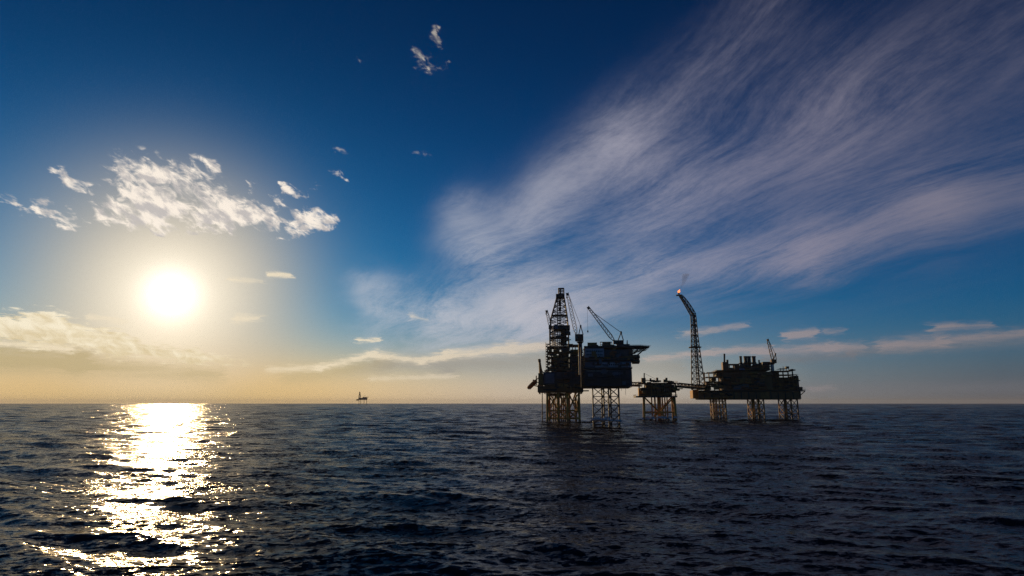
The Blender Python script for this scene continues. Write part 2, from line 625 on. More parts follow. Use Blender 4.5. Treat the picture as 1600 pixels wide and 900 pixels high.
def lattice(parent, rings, r_ch, r_br, mat, cross=True, chord_name='chord', brace_name='brace', closed=True, horiz=True):
    """rings: list of lists of points, bottom to top; chords run between rings, braces cross each face"""
    n = len(rings[0])
    for j in range(n):
        m = MB()
        for i in range(len(rings) - 1):
            m.tube(rings[i][j], rings[i + 1][j], r_ch)
        m.build(chord_name, mat, parent)
    faces = range(n) if closed else range(n - 1)
    for i in range(len(rings)):
        for j in faces:
            k = (j + 1) % n
            if horiz:
                member(brace_name, rings[i][j], rings[i][k], r_br, mat, parent)
            if i + 1 < len(rings):
                if cross:
                    member(brace_name, rings[i][j], rings[i + 1][k], r_br, mat, parent)
                    member(brace_name, rings[i][k], rings[i + 1][j], r_br, mat, parent)
                else:
                    a, b = (j, k) if (i + j) % 2 else (k, j)
                    member(brace_name, rings[i][a], rings[i + 1][b], r_br, mat, parent)


def railing(parent, mat, pts, h=1.3, step=3.0):
    m = MB()
    for a, b in zip(pts, pts[1:]):
        a, b = Vector(a), Vector(b)
        n = max(1, int((b - a).length / step))
        for i in range(n + 1):
            p = a.lerp(b, i / n)
            m.tube(p, p + Vector((0, 0, h)), 0.07, n=4)
        for z in (h, h * 0.5):
            m.tube(a + Vector((0, 0, z)), b + Vector((0, 0, z)), 0.06, n=4)
    return m.build('railing', mat, parent)


def edge_rail(parent, mat, x0, x1, y0, y1, z):
    return railing(parent, mat, [(x0, y1, z), (x0, y0, z), (x1, y0, z), (x1, y1, z)])


def lerp(a, b, t):
    return a + (b - a) * t


# ----------------------------------------------------------------- painted steel
def steel(name, col, rough=0.55, rust=0.25, scale=0.35, metal=0.0):
    m, N, out = new_mat(name)
    tcn = N.new('ShaderNodeNewGeometry')
    P = S(N, tcn.outputs['Position'])
    n1 = N.noise(P, scale, 5.0, 0.62, dim='3D')
    n2 = N.noise(N.vmath('MULTIPLY', P, (1.0, 1.0, 0.12)), 1.3, 3.0, 0.6, dim='3D')
    base = N.mix(N.smooth(n1, 0.3, 0.72), tuple(c * 0.72 for c in col), tuple(min(1.0, c * 1.15) for c in col))
    base = N.mix(N.smooth(n2, 0.56, 0.74) * rust, base, (0.11, 0.045, 0.018))
    # weed and wet steel in the splash zone
    zz = N.sep(P)[2]
    base = N.mix(N.smooth(zz + n1 * 5.0, 3.2, 5.8, 0.85, 0.0), base, (0.022, 0.020, 0.014))
    b = N.new('ShaderNodeBsdfPrincipled')
    N.put(b.inputs['Base Color'], base)
    N.put(b.inputs['Roughness'], N.smooth(n1, 0.3, 0.7, rough - 0.08, rough + 0.12))
    b.inputs['Metallic'].default_value = metal
    N.t.links.new(b.outputs[0], out.inputs['Surface'])
    return m


NAVY = steel('navy_hull_paint', (0.062, 0.062, 0.078))
GREY = steel('grey_blue_paint', (0.15, 0.15, 0.19))
PALE = steel('pale_blue_grey_paint', (0.44, 0.45, 0.54))
BROWN = steel('brown_painted_steel', (0.27, 0.118, 0.040), rust=0.5)
DARK = steel('dark_steel', (0.050, 0.041, 0.034))
RUST = steel('rusty_red_steel', (0.24, 0.085, 0.036), rust=0.6)
YELLOW = steel('yellow_jacket_paint', (0.66, 0.30, 0.05), rust=0.45)
OCHRE = steel('ochre_paint', (0.40, 0.185, 0.045), rust=0.5)
ORANGE = steel('orange_lifeboat_shell', (0.46, 0.15, 0.035), rough=0.4, rust=0.2)
WHITE = steel('off_white_paint', (0.55, 0.53, 0.50), rust=0.3)
TRUSS = steel('brown_grey_derrick_steel', (0.14, 0.105, 0.080), rust=0.6)
LEGM = steel('dark_leg_steel', (0.062, 0.057, 0.060), rust=0.4)
BLUE = steel('light_blue_panel_paint', (0.30, 0.38, 0.62), rust=0.1)

GLASSM, _N, _o = new_mat('dark_window_glass')
_b = _N.new('ShaderNodeBsdfPrincipled')
_b.inputs['Base Color'].default_value = (0.015, 0.018, 0.024, 1)
_b.inputs['Roughness'].default_value = 0.12
_N.t.links.new(_b.outputs[0], _o.inputs['Surface'])


def window_row(parent, px0, px1, py0, py1, d, n, mat=None):
    """a row of separate panes set in pale frames on a wall that stands at distance d"""
    for i in range(n):
        a = lerp(px0, px1, (i + 0.15) / n)
        b = lerp(px0, px1, (i + 0.80) / n)
        p, q = pt(a, py1, d), pt(b, py0, d)
        w = bx('window', mat or WHITE, parent, p.x, q.x, d - 0.14, d, p.z, q.z)
        bx('pane', GLASSM, w, p.x + 0.12, q.x - 0.12, d - 0.18, d - 0.13, p.z + 0.12, q.z - 0.12)


def clutter(parent, px0, px1, py0, py1, d, n, mats, names=('pipe', 'cabinet', 'vessel', 'duct')):
    """pipework, cabinets, vessels and ducts standing proud of a module's face"""
    for i in range(n):
        k = rnd.choice(names)
        m = rnd.choice(mats)
        cx, cy = rnd.uniform(px0, px1), rnd.uniform(py0, py1)
        dd = d - rnd.uniform(0.3, 2.2)
        if k == 'pipe':
            if rnd.random() < 0.55:
                a, b = pt(cx, cy, dd), pt(min(px1, cx + rnd.uniform(5, 22)), cy, dd)
                b.z = a.z
            else:
                a, b = pt(cx, cy, dd), pt(cx, max(py0, cy - rnd.uniform(3, 12)), dd)
                b.x = a.x
            if (b - a).length > 0.5:
                MB().tube(a, b, rnd.uniform(0.2, 0.5), n=8).build('pipe', m, parent)
        elif k == 'vessel':
            a = pt(cx, cy, dd)
            L, r = rnd.uniform(2.5, 6), rnd.uniform(0.7, 1.3)
            v = MB().tube(a, a + Vector((L, 0, 0)), r, n=10)
            v.tube(a - Vector((r * .5, 0, 0)), a, r * 0.6, r, n=10)
            v.tube(a + Vector((L, 0, 0)), a + Vector((L + r * .5, 0, 0)), r, r * 0.6, n=10)
            v.build('vessel', m, parent)
        else:
            a = pt(cx, cy, dd)
            w, h = (rnd.uniform(1.2, 4), rnd.uniform(1.2, 3.5)) if k == 'cabinet' else (rnd.uniform(3, 9), rnd.uniform(.6, 1.1))
            bx(k, m, parent, a.x, a.x + w, dd, d + 0.5, a.z, a.z + h)


# ----------------------------------------------------------------- drilling platform with its derrick (left)
def drilling_platform():
    D0, D1 = 505.0, 545.0
    base = Vector((pt(876, 600, 525).x, 525, 0))
    T = thing('drilling_platform', 'dark drilling platform on yellow lattice jacket under the tall derrick, left of the helideck rig',
              'oil platform', base)
    pbox('cellar_deck', BROWN, T, 840, 911.5, 603, 613.5, D0, D1)
    pbox('main_deck', NAVY, T, 849, 913, 581, 602.2, D0 + 1, D1 - 1)
    pbox('side_module', OCHRE, T, 841, 848.4, 583, 602.5, D0 + 8, D1 - 4)
    pbox('underdeck_module', DARK, T, 858, 884, 614.2, 618.5, D0 + 8, D1 - 8)
    pbox('wall_panel', GREY, T, 852, 866, 583.5, 599, D0 + 0.4, D0 + 1.2)
    for px in (868, 878, 888, 898):
        pbox('wall_rib', DARK, T, px, px + 1.1, 581.5, 602, D0 + 0.2, D0 + 1.2)
    x0, x1, y0, y1, z0, z1 = span(840, 911.5, 603, 613.5, D0, D1)
    edge_rail(T, OCHRE, x0, x1, y0, y1, z1)
    # hanging beams of the cellar deck
    for i in range(9):
        px = lerp(842, 909, i / 8)
        pbox('deck_beam', BROWN, T, px, px + 1.0, 613.4, 615.6, D0, D1)
    # substructure below the derrick: open frame, floors, plant
    for j, py in enumerate((542, 550, 558, 566, 574)):
        pbox('floor_deck', DARK, T, 855, 891, py, py + 1.3, D0 + 8, D1 - 8)
    for px in (856, 862, 868, 874, 881, 888):
        for d in (D0 + 9, D1 - 9):
            a, b = pt(px, 582, d), pt(px, 542, d)
            b.x = a.x
            member('column', a, b, 0.55, RUST if px % 4 else OCHRE, T)
    pbox('mud_tank', DARK, T, 873, 889, 551, 581, D0 + 10, D1 - 10)
    pbox('shaker_house', RUST, T, 861, 873, 559, 581, D0 + 12, D1 - 12)
    pbox('driller_cabin', NAVY, T, 877, 890, 544, 550, D0 + 8.4, D1 - 12)
    clutter(T, 856, 889, 545, 580, D0 + 9, 42, [RUST, DARK, OCHRE, BROWN, TRUSS])
    # stair tower on the left corner
    for i in range(11):
        py = 537 + i * 4
        pbox('stair_landing', TRUSS, T, 852.6, 859.5, py, py + 0.8, D0 + 10, D0 + 18)
        a, b = pt(853.4, py + 4, D0 + 12), pt(858.8, py + .4, D0 + 12)
        if i % 2:
            a.x, b.x = b.x, a.x
        member('stair_flight', a, b, 0.32, TRUSS, T)
    for px in (853.2, 859.2):
        for d in (D0 + 10.3, D0 + 17.7):
            a, b = pt(px, 581, d), pt(px, 535, d)
            b.x = a.x
            member('stair_post', a, b, 0.22, TRUSS, T)
    # power module right of the substructure
    pbox('power_module', DARK, T, 890.5, 905, 556, 581, D0 + 6, D1 - 6)
    pbox('link_module', DARK, T, 905, 926, 566, 586, D0 + 4, D1 - 6)
    pbox('link_deck', BROWN, T, 905, 930, 586, 604, D0 + 3, D1 - 4)
    pbox('link_tank', RUST, T, 909, 918, 556, 566, D0 + 8, D1 - 14)
    pbox('engine_house', BROWN, T, 891.5, 903.5, 546, 556, D0 + 9, D1 - 9)
    pbox('roof_deck', DARK, T, 889, 905, 539, 540.3, D0 + 8, D1 - 8)
    for px in (890, 894.5, 899, 903.8):
        a, b = pt(px, 546.5, D0 + 9), pt(px, 540, D0 + 9)
        b.x = a.x
        member('column', a, b, 0.35, DARK, T)
    clutter(T, 891, 903, 548, 578, D0 + 6, 18, [OCHRE, DARK, BROWN, RUST])
    clutter(T, 868, 912, 583, 601, D0 + .4, 24, [NAVY, DARK, BROWN, RUST], ('pipe', 'duct', 'cabinet', 'vessel'))
    clutter(T, 850, 910, 577, 580.4, D0 + 4, 18, [DARK, BROWN, RUST], ('cabinet', 'vessel', 'duct'))
    clutter(T, 842, 908, 604, 612, D0, 30, [BROWN, DARK, OCHRE], ('pipe', 'duct', 'cabinet'))
    # exhaust mast on the left end
    m = MB()
    a = pt(845, 583, D0 + 14)
    m.tube(a, pt(843.2, 565, D0 + 14), 1.5, 0.9, n=8)
    m.build('vent_stack', OCHRE, T)
    m = MB().tube(pt(843.2, 565.5, D0 + 14), pt(842.4, 561, D0 + 14), 1.25, 1.1, n=8)
    m.build('stack_cap', DARK, T)
    for k, (qx, qy) in enumerate(((848, 571), (849, 577))):
        member('stack_stay', pt(844, qy - 3, D0 + 14), pt(qx, 582.5, D0 + 14), 0.3, OCHRE, T)
    # davit frame that carries the free-fall boat
    for d in (D0 + 10, D0 + 16):
        member('davit_post', pt(838, 602, d), pt(838, 587, d), 0.45, OCHRE, T)
        member('davit_rail', pt(843, 589, d), pt(824, 606, d), 0.45, OCHRE, T)
        member('davit_strut', pt(841, 604, d), pt(830, 601, d), 0.40, OCHRE, T)
    pbox('davit_platform', BROWN, T, 833, 842, 597, 598.2, D0 + 9, D0 + 17)
    # jacket: eight legs, braces
    ztop = pt(850, 614, D0).z
    legs = []
    for d, pxs in ((D0 + 2, (855, 872, 886, 904.4)), (D1 - 4, (858.5, 873, 889, 899))):
        row = []
        for px in pxs:
            top, bot = pt(px, 614, d), pt(px, 640, d)
            bot.x = top.x + (top.x - base.x) * 0.02
            bot.z = -8.0
            row.append((top, bot))
            l = MB().tube(bot, top, 0.95, n=10).build('leg', YELLOW, T)
        legs.append(row)

    def on(leg, z):
        t = (z - leg[1].z) / (leg[0].z - leg[1].z)
        return leg[1].lerp(leg[0], t)
    for row in legs:
        for i in range(3):
            a, b = row[i], row[i + 1]
            for z in (2.5, 9.0):
                member('brace', on(a, z), on(b, z), 0.5, YELLOW, T)
            zt = a[0].z
            member('brace', on(a, 9.0), on(b, zt), 0.5, YELLOW, T)
            member('brace', on(b, 9.0), on(a, zt), 0.5, YELLOW, T)
            member('brace', on(a, 2.5), on(b, 9.0), 0.42, YELLOW, T)
            member('brace', on(b, 2.5), on(a, 9.0), 0.42, YELLOW, T)
    for i in range(4):
        a, b = legs[0][i], legs[1][i]
        member('brace', on(a, 9), on(b, 9), 0.5, YELLOW, T)
        member('brace', on(a, 2.5), on(b, ztop), 0.5, YELLOW, T)
        member('brace', on(b, 2.5), on(a, ztop), 0.5, YELLOW, T)
    # well conductors and a sump caisson
    for px, d in ((864, 525), (867, 530), (870, 525), (877, 528), (880, 522), (883, 530)):
        a = pt(px, 615, d)
        member('conductor', Vector((a.x, d, -6)), a, 0.55, OCHRE, T)
    a = pt(847.2, 614, D0 + 12)
    member('caisson', Vector((a.x, a.y, -6)), a, 0.4, DARK, T)


def derrick():
    dc = 525.0
    base = pt(874.5, 542, dc)
    T = thing('drilling_derrick', 'tall tapering lattice drilling derrick with dark crown box, highest of the left cluster',
              'derrick', base)
    prof = [(542, 859.4, 888.6), (531, 859.5, 888.4), (521, 859.7, 888.1), (512, 860.0, 887.6), (503, 860.6, 886.8),
            (495, 861.8, 886.0), (487, 864.0, 884.8), (479, 866.3, 883.6), (471, 868.3, 882.4), (466, 869.6, 881.6)]
    rings = []
    for py, a, b in prof:
        pa, pb = pt(a, py, dc), pt(b, py, dc)
        h = (pb.x - pa.x) / 2 * 0.92
        rings.append([Vector((pa.x, dc - h, pa.z)), Vector((pb.x, dc - h, pa.z)), Vector((pb.x, dc + h, pa.z)), Vector((pa.x, dc + h, pa.z))])
    lattice(T, rings, 0.50, 0.25, TRUSS)
    pbox('crown_platform', DARK, T, 868.6, 882.2, 459, 465.6, dc - 4, dc + 4)
    # the crown block frame: an open box with a light core
    f0, f1 = pt(872.6, 458.8, dc - 2), pt(881.0, 450.4, dc - 2)
    m = MB()
    for x in (f0.x, f1.x):
        for y in (dc - 2.4, dc + 2.4):
            m.tube((x, y, f0.z), (x, y, f1.z), 0.42)
    for z in (f0.z + .4, lerp(f0.z, f1.z, .55), f1.z):
        m.tube((f0.x, dc - 2.4, z), (f1.x, dc - 2.4, z), 0.36)
        m.tube((f0.x, dc + 2.4, z), (f1.x, dc + 2.4, z), 0.36)
        m.tube((f0.x, dc - 2.4, z), (f0.x, dc + 2.4, z), 0.36)
        m.tube((f1.x, dc - 2.4, z), (f1.x, dc + 2.4, z), 0.36)
    m.build('crown_frame', DARK, T)
    pbox('crown_block', TRUSS, T, 874.2, 876.6, 451.5, 458.6, dc - 1.2, dc + 1.2)
    pbox('crown_roof', DARK, T, 872.2, 881.5, 449.9, 451.2, dc - 2.6, dc + 2.6)
    # monkey board, racking floors, stand pipes and the top drive on its rails
    pbox('monkey_board', DARK, T, 864.5, 890.6, 508, 516.2, dc - 9, dc + 6)
    pbox('wind_wall', GREY, T, 866.5, 872, 506.8, 514, dc - 9.4, dc - 8.8)
    pbox('racking_platform', DARK, T, 863.5, 885.8, 491.4, 493.6, dc - 6.5, dc + 6.5)
    pbox('lower_platform', DARK, T, 858.5, 889.5, 527, 528.4, dc - 8.5, dc + 8.5)
    for px in (871.4, 874.0, 876.4):
        a, b = pt(px, 541, dc), pt(px, 466, dc)
        b.x = lerp(a.x, b.x, 0.6)
        member('guide_rail', a, b, 0.42, TRUSS, T)
    for i in range(9):
        px = lerp(877.5, 885.0, i / 8)
        a, b = pt(px, 540, dc - 3), pt(px, 510, dc - 3)
        b.x = a.x
        member('drill_pipe', a, b, 0.28, DARK, T)
    for i in range(6):
        px = lerp(862.5, 869.0, i / 5)
        a, b = pt(px, 540, dc + 2), pt(px, 509, dc + 2)
        b.x = a.x
        member('drill_pipe', a, b, 0.28, RUST, T)
    pbox('top_drive', DARK, T, 872.6, 876.6, 470, 478, dc - 1.6, dc + 1.6)
    pbox('travelling_block', RUST, T, 873, 876.2, 481, 486, dc - 1.4, dc + 1.4)
    for px in (873.8, 875.4):
        member('drill_line', pt(px, 466, dc), pt(px, 481, dc), 0.14, DARK, T)
    # left hand ladder with cages
    for i in range(8):
        py = 498 + i * 5.5
        pbox('ladder_rest', TRUSS, T, 858.4, 861.6, py, py + 1.0, dc - 7.8, dc - 5.6)
    a, b = pt(859.0, 541, dc - 7), pt(860.4, 496, dc - 7)
    member('ladder', a, b, 0.25, TRUSS, T)
    clutter(T, 861, 886, 518, 540, dc - 6, 16, [DARK, RUST, TRUSS], ('cabinet', 'pipe', 'duct'))


def boom_crane(name, label, mats, heel, tip, width0, width1, d, apex, house, pedestal, ped_bot, hook_len, group, knee=None, bays=14, ped_r=1.5):
    """lattice boom crane: pedestal, slewing house, A-frame, boom, pendants, hoist rope and hook"""
    boom_m, body_m, ped_m = mats
    H = pt(*heel, d)
    Tt = pt(*tip, d)
    p0 = pt(pedestal[0], ped_bot, d)
    T = thing(name, label, 'crane', (p0.x, d, p0.z), group)
    pc = pt(pedestal[0], pedestal[1], d)
    m = MB().tube((p0.x, d, p0.z), (p0.x, d, pc.z), ped_r, n=14)
    m.build('pedestal', ped_m, T)
    MB().tube((p0.x, d, pc.z - ped_r * 0.9), (p0.x, d, pc.z), ped_r, ped_r * 1.9, n=14).build('slew_ring', body_m, T)
    hx0, hx1, hy0, hy1 = house
    pbox('machinery_house', body_m, T, hx0, hx1, hy0, hy1, d - 2.4, d + 2.4)
    # operator cabin on the near corner
    cx0 = lerp(hx0, hx1, 0.05)
    cab = pbox('cabin', body_m, T, cx0, lerp(hx0, hx1, 0.42), lerp(hy0, hy1, 0.25), lerp(hy0, hy1, 0.95), d - 4.0, d - 2.5)
    ca, cb = pt(cx0 + 0.4, lerp(hy0, hy1, 0.62), d - 4), pt(lerp(hx0, hx1, 0.38), lerp(hy0, hy1, 0.35), d - 4)
    bx('pane', GLASSM, cab, ca.x, cb.x, d - 4.06, d - 4.0, ca.z, cb.z)
    # A-frame
    A = pt(*apex, d)
    for s in (-1, 1):
        member('a_frame_leg', pt(hx0 + (hx1 - hx0) * .45, hy0 + .5, d + s * 1.8), A + Vector((0, s * 0.5, 0)), 0.33, body_m, T)
        member('a_frame_leg', pt(hx1 - .4, hy0 + .5, d + s * 1.8), A + Vector((0, s * 0.5, 0)), 0.33, body_m, T)
    bx('a_frame_head', body_m, T, A.x - .6, A.x + .6, d - 1.0, d + 1.0, A.z - .7, A.z + .7)
    # boom
    ax = (Tt - H).normalized()
    nrm = Vector((ax.z, 0, -ax.x))
    rings = []
    for i in range(bays + 1):
        t = i / bays
        c = H.lerp(Tt, t)
        w = lerp(width0, width1, t) * (min(1.0, 0.35 + t * 5) if t < 0.13 else 1.0)
        h = w / 2
        rings.append([c + nrm * h + Vector((0, -h, 0)), c - nrm * h + Vector((0, -h, 0)), c - nrm * h + Vector((0, h, 0)), c + nrm * h + Vector((0, h, 0))])
    B = MB()
    for j in range(4):
        for i in range(bays):
            B.tube(rings[i][j], rings[i + 1][j], 0.20)
    bo = B.build('boom', boom_m, T)
    for i in range(bays):
        for j in range(4):
            k = (j + 1) % 4
            a, b = (j, k) if (i + j) % 2 else (k, j)
            member('lacing', rings[i][a], rings[i + 1][b], 0.13, boom_m, bo)
    hd = MB().tube(Tt - ax * 1.2 + Vector((0, -1.0, 0)), Tt - ax * 1.2 + Vector((0, 1.0, 0)), 0.95, n=12)
    hd.build('boom_head', body_m, T)
    # pendants, rope, hook
    kp = H.lerp(Tt, knee or 0.93)
    for s in (-0.6, 0.6):
        member('pendant', A + Vector((0, s, 0)), kp + nrm * (width1 * .5) + Vector((0, s, 0)), 0.12, DARK, T)
    hk = Tt + Vector((-0.3, 0, -hook_len))
    member('hoist_rope', Tt + Vector((-0.3, 0, -0.6)), hk, 0.07, DARK, T)
    MB().box(hk.x - .45, hk.x + .45, hk.y - .35, hk.y + .35, hk.z - 1.3, hk.z).build('hook_block', DARK, T)
    return T


def lifeboat(name, label, c, length, width, height, tilt, mat, group, yaw=0.0):
    """closed lifeboat: hull lofted from rounded sections, canopy, coxswain's dome, windows, keel"""
    secs = 11
    T = thing(name, label, 'lifeboat', c, group)
    rot = Matrix.Rotation(yaw, 4, 'Z') @ Matrix.Rotation(tilt, 4, 'Y')

    def loft(z_lo, z_hi, fat):
        m = MB()
        n = 12
        vs, fs = [], []
        for i in range(secs):
            t = i / (secs - 1)
            w = width / 2 * fat * max(0.06, math.sin(math.pi * min(1, max(0.02, t * 0.94 + 0.03)))) ** 0.55
            hh = (0.55 + 0.45 * math.sin(math.pi * t) ** 0.5)
            for j in range(n):
                a = 2 * math.pi * j / n
                z = math.sin(a)
                zz = (z_hi if z > 0 else -z_lo) * z * hh
                vs.append(rot @ Vector(((t - .5) * length, math.cos(a) * w, zz)) + Vector(c))
        for i in range(secs - 1):
            for j in range(n):
                k = (j + 1) % n
                fs.append((i * n + j, i * n + k, (i + 1) * n + k, (i + 1) * n + j))
        fs.append(tuple(range(n))[::-1])
        fs.append(tuple(range((secs - 1) * n, secs * n)))
        m.add(vs, fs)
        m.smooth = True
        return m
    loft(-height * .5, height * 0.06, 1.0).build('hull', mat, T)
    loft(-height * .1, height * 0.46, 0.86).build('canopy', mat, T)
    d = MB()
    d.box(length * .22, length * .36, -width * .2, width * .2, height * .35, height * .62)
    d.v = [rot @ v + Vector(c) for v in d.v]
    d.build('cox_dome', mat, T)
    k = MB().box(-length * .42, length * .42, -.12, .12, -height * .58, -height * .42)
    k.v = [rot @ v + Vector(c) for v in k.v]
    k.build('keel', DARK, T)
    for i in range(4):
        w = MB().box(length * (-.28 + i * .13), length * (-.28 + i * .13) + .6, -width * .455, -width * .40, height * .1, height * .26)
        w.v = [rot @ v + Vector(c) for v in w.v]
        w.build('window', GLASSM, T)
    return T


# ----------------------------------------------------------------- accommodation jack-up with the helideck
def jackup_rig():
    D0, D1 = 398.0, 442.0
    base = Vector((pt(948, 600, 420).x, 420, 0))
    T = thing('jackup_rig', 'dark accommodation jack-up rig with helideck standing on lattice legs', 'oil rig', base)
    pbox('hull', NAVY, T, 908.5, 987.6, 577.5, 604.6, D0, D1)
    pbox('bottom_rail', DARK, T, 908, 988, 604.4, 606.2, D0 - 0.4, D1)
    for i, px in enumerate((921, 931, 941, 951, 961, 971, 981)):
        pbox('hull_rib', DARK if i % 2 else NAVY, T, px, px + 0.8, 578, 604.5, D0 - 0.35, D0)
    pbox('hull_walkway', DARK, T, 912, 988, 576.3, 577.4, D0 - 1.4, D1)
    x0, x1, y0, y1, z0, z1 = span(912, 988, 576.3, 577.4, D0 - 1.4, D1)
    edge_rail(T, GREY, x0, x1, y0, y1, z1)
    pbox('lower_cabin_block', GREY, T, 913, 986, 565, 576.4, D0 + 2, D1 - 2)
    pbox('pale_band', PALE, T, 930, 986.4, 566.5, 574, D0 + 1.6, D0 + 2.0)
    pbox('cabin_deck', DARK, T, 912, 990, 563.2, 565, D0 + 0.6, D1 - 1)
    x0, x1, y0, y1, z0, z1 = span(912, 990, 563.2, 565, D0 + .6, D1 - 1)
    edge_rail(T, GREY, x0, x1, y0, y1, z1)
    pbox('cabin_block', PALE, T, 913, 943.8, 544.5, 563.2, D0 + 3, D1 - 6)
    pbox('dark_cabin_block', NAVY, T, 944, 989, 546, 563.2, D0 + 4, D1 - 6)
    pbox('red_plinth', RUST, T, 913, 950, 558.5, 563, D0 + 2.2, D0 + 3)
    pbox('cabin_roof', DARK, T, 912.4, 992, 543, 544.5, D0 + 2, D1 - 5)
    window_row(T, 916, 950, 578.2, 580.4, D0, 13)
    window_row(T, 916, 942, 547.5, 550.0, D0 + 3, 9, GREY)
    window_row(T, 916, 942, 553.0, 555.5, D0 + 3, 9, GREY)
    window_row(T, 948, 986, 549.0, 551.2, D0 + 4, 12, GREY)
    window_row(T, 934, 984, 568.5, 571.0, D0 + 1.6, 15, GREY)
    clutter(T, 914, 984, 582, 602, D0, 22, [NAVY, DARK, GREY], ('pipe', 'duct', 'cabinet'))
    clutter(T, 946, 988, 552, 562, D0 + 4, 12, [RUST, DARK, GREY, NAVY], ('pipe', 'cabinet'))
    clutter(T, 914, 984, 556, 563, D0 + 2.4, 22, [RUST, DARK, BROWN, OCHRE], ('cabinet', 'pipe', 'vessel', 'duct'))
    clutter(T, 915, 984, 566, 575, D0 + 1.4, 16, [DARK, RUST, GREY], ('cabinet', 'pipe'))
    clutter(T, 914, 960, 540.5, 543, D0 + 6, 10, [DARK, BROWN, RUST], ('cabinet', 'vessel', 'duct'))
    # galleries on the hull side and a stair tower
    for py, pa, pb in ((586.5, 913, 940), (592.5, 950, 987), (597.5, 914, 968)):
        g = span(pa, pb, py, py + .8, D0 - 1.6, D0)
        bx('gallery', DARK, T, *g)
        edge_rail(T, DARK, g[0], g[1], g[2], g[3] - .2, g[5])
    for i in range(14):
        py = 545 + i * 4.3
        pbox('stair_landing', DARK, T, 908.2, 914.2, py, py + .7, D0 - 2, D0 + 2.5)
        a, b = pt(908.8, py + 4.3, D0 - 1), pt(913.6, py + .4, D0 - 1)
        if i % 2:
            a.x, b.x = b.x, a.x
        member('stair_flight', a, b, 0.26, BROWN, T)
    for px in (908.4, 914.0):
        a, b = pt(px, 605, D0 - 1.8), pt(px, 543, D0 - 1.8)
        b.x = a.x
        member('stair_post', a, b, 0.2, DARK, T)
    member('down_pipe', pt(906.6, 586, D0 + 4), pt(906.6, 550, D0 + 4), 0.5, WHITE, T)
    # helideck: octagon plate, safety net frame, trusses below
    c0, c1 = pt(961.5, 543, 418), pt(1014.2, 543, 418)
    cx, r = (c0.x + c1.x) / 2, (c1.x - c0.x) / 2
    zt = pt(990, 542.0, 418).z
    octo = [(cx + r * math.cos(math.radians(22.5 + 45 * i)) / math.cos(math.radians(22.5)) * .98,
             418 + r * math.sin(math.radians(22.5 + 45 * i)) / math.cos(math.radians(22.5)) * .98) for i in range(8)]
    hd = MB().prism(octo, 'z', zt - 0.8, zt).build('helideck', DARK, T)
    inner = [(cx + (p[0] - cx) * .84, 418 + (p[1] - 418) * .84) for p in octo]
    net = MB()
    for i in range(8):
        k = (i + 1) % 8
        po = [Vector((octo[j][0] + (octo[j][0] - cx) * .07, octo[j][1] + (octo[j][1] - 418) * .07, zt + 0.25)) for j in (i, k)]
        pi_ = [Vector((octo[j][0], octo[j][1], zt - 0.3)) for j in (i, k)]
        net.tube(po[0], po[1], 0.10)
        for t in range(7):
            net.tube(pi_[0].lerp(pi_[1], t / 6), po[0].lerp(po[1], t / 6), 0.08, n=4)
    net.build('safety_net', GREY, hd)
    for y in (408, 418, 428):
        n = 7
        for i in range(n):
            ta, tb = i / n, (i + 1) / n
            xa, xb = lerp(cx - r * .80, cx + r * .90, ta), lerp(cx - r * .80, cx + r * .90, tb)
            da, db = lerp(5.5, 1.6, ta), lerp(5.5, 1.6, tb)
            member('truss_chord', (xa, y, zt - da), (xb, y, zt - db), 0.22, DARK, hd)
            member('truss_brace', (xa, y, zt - da), (xb, y, zt - .8), 0.16, DARK, hd)
            member('truss_post', (xa, y, zt - da), (xa, y, zt - .8), 0.16, DARK, hd)
        member('helideck_strut', pt(988, 562, y), (cx + r * .62, y, zt - 2.5), 0.4, DARK, hd)
        member('helideck_strut', pt(988, 553, y), (cx + r * .25, y, zt - 3.5), 0.4, DARK, hd)
    # radio mast and small gear on the roof
    a = pt(980, 541, 425)
    member('mast', a, pt(980, 531.6, 425), 0.35, DARK, T)
    member('mast_arm', pt(978.6, 536, 425), pt(981.4, 536, 425), 0.2, DARK, T)
    m = MB()
    # pipe rack frame on the roof
    fr = [pt(938, 543, 412), pt(956, 543, 412)]
    for px in (938, 942.5, 947, 951.5, 956):
        a, b = pt(px, 543.4, 412), pt(px, 534.4, 412)
        b.x = a.x
        member('rack_post', a, b, 0.2, TRUSS, T)
    member('rack_beam', pt(938, 534.6, 412), pt(956, 534.6, 412), 0.28, TRUSS, T)
    member('rack_beam', pt(938, 538.6, 412), pt(947, 538.6, 412), 0.2, TRUSS, T)
    pbox('roof_unit', RUST, T, 942, 949, 540, 543.2, 408, 414)
    pbox('roof_unit', DARK, T, 950, 962, 539.5, 543.2, 408, 416)
    pbox('roof_unit', OCHRE, T, 957.8, 962.5, 543.8, 549, D0 + 3.2, D0 + 4)
    pbox('roof_unit', DARK, T, 964, 984, 537.5, 541.2, 420, 430)
    # three square lattice legs below (and up through) the hull
    zt = pt(940, 606, 420).z
    for px0, px1, d in ((926.4, 943.6, 402), (951.2, 967.2, 402), (940.5, 954.5, 434)):
        L0, L1 = pt(px0, 620, d), pt(px1, 620, d)
        w = L1.x - L0.x
        leg = bpy.data.objects.new('leg', None)
        COL.objects.link(leg)
        leg.parent = T
        leg.location = Vector(((L0.x + L1.x) / 2, d + w / 2, 0)) - base
        zs = [-10 + i * (zt + 10) / 6 for i in range(7)]
        rings = [[Vector((L0.x, d, z)), Vector((L1.x, d, z)), Vector((L1.x, d + w, z)), Vector((L0.x, d + w, z))] for z in zs]
        lattice(leg, rings, 0.42, 0.2, LEGM)
    # small drain pipes under the hull on the right
    for px, py in ((977.5, 617), (971, 611)):
        member('drain_pipe', pt(px, 606, 405), pt(px, py, 405), 0.1, DARK, T)
    # access tower between the two rigs
    return T


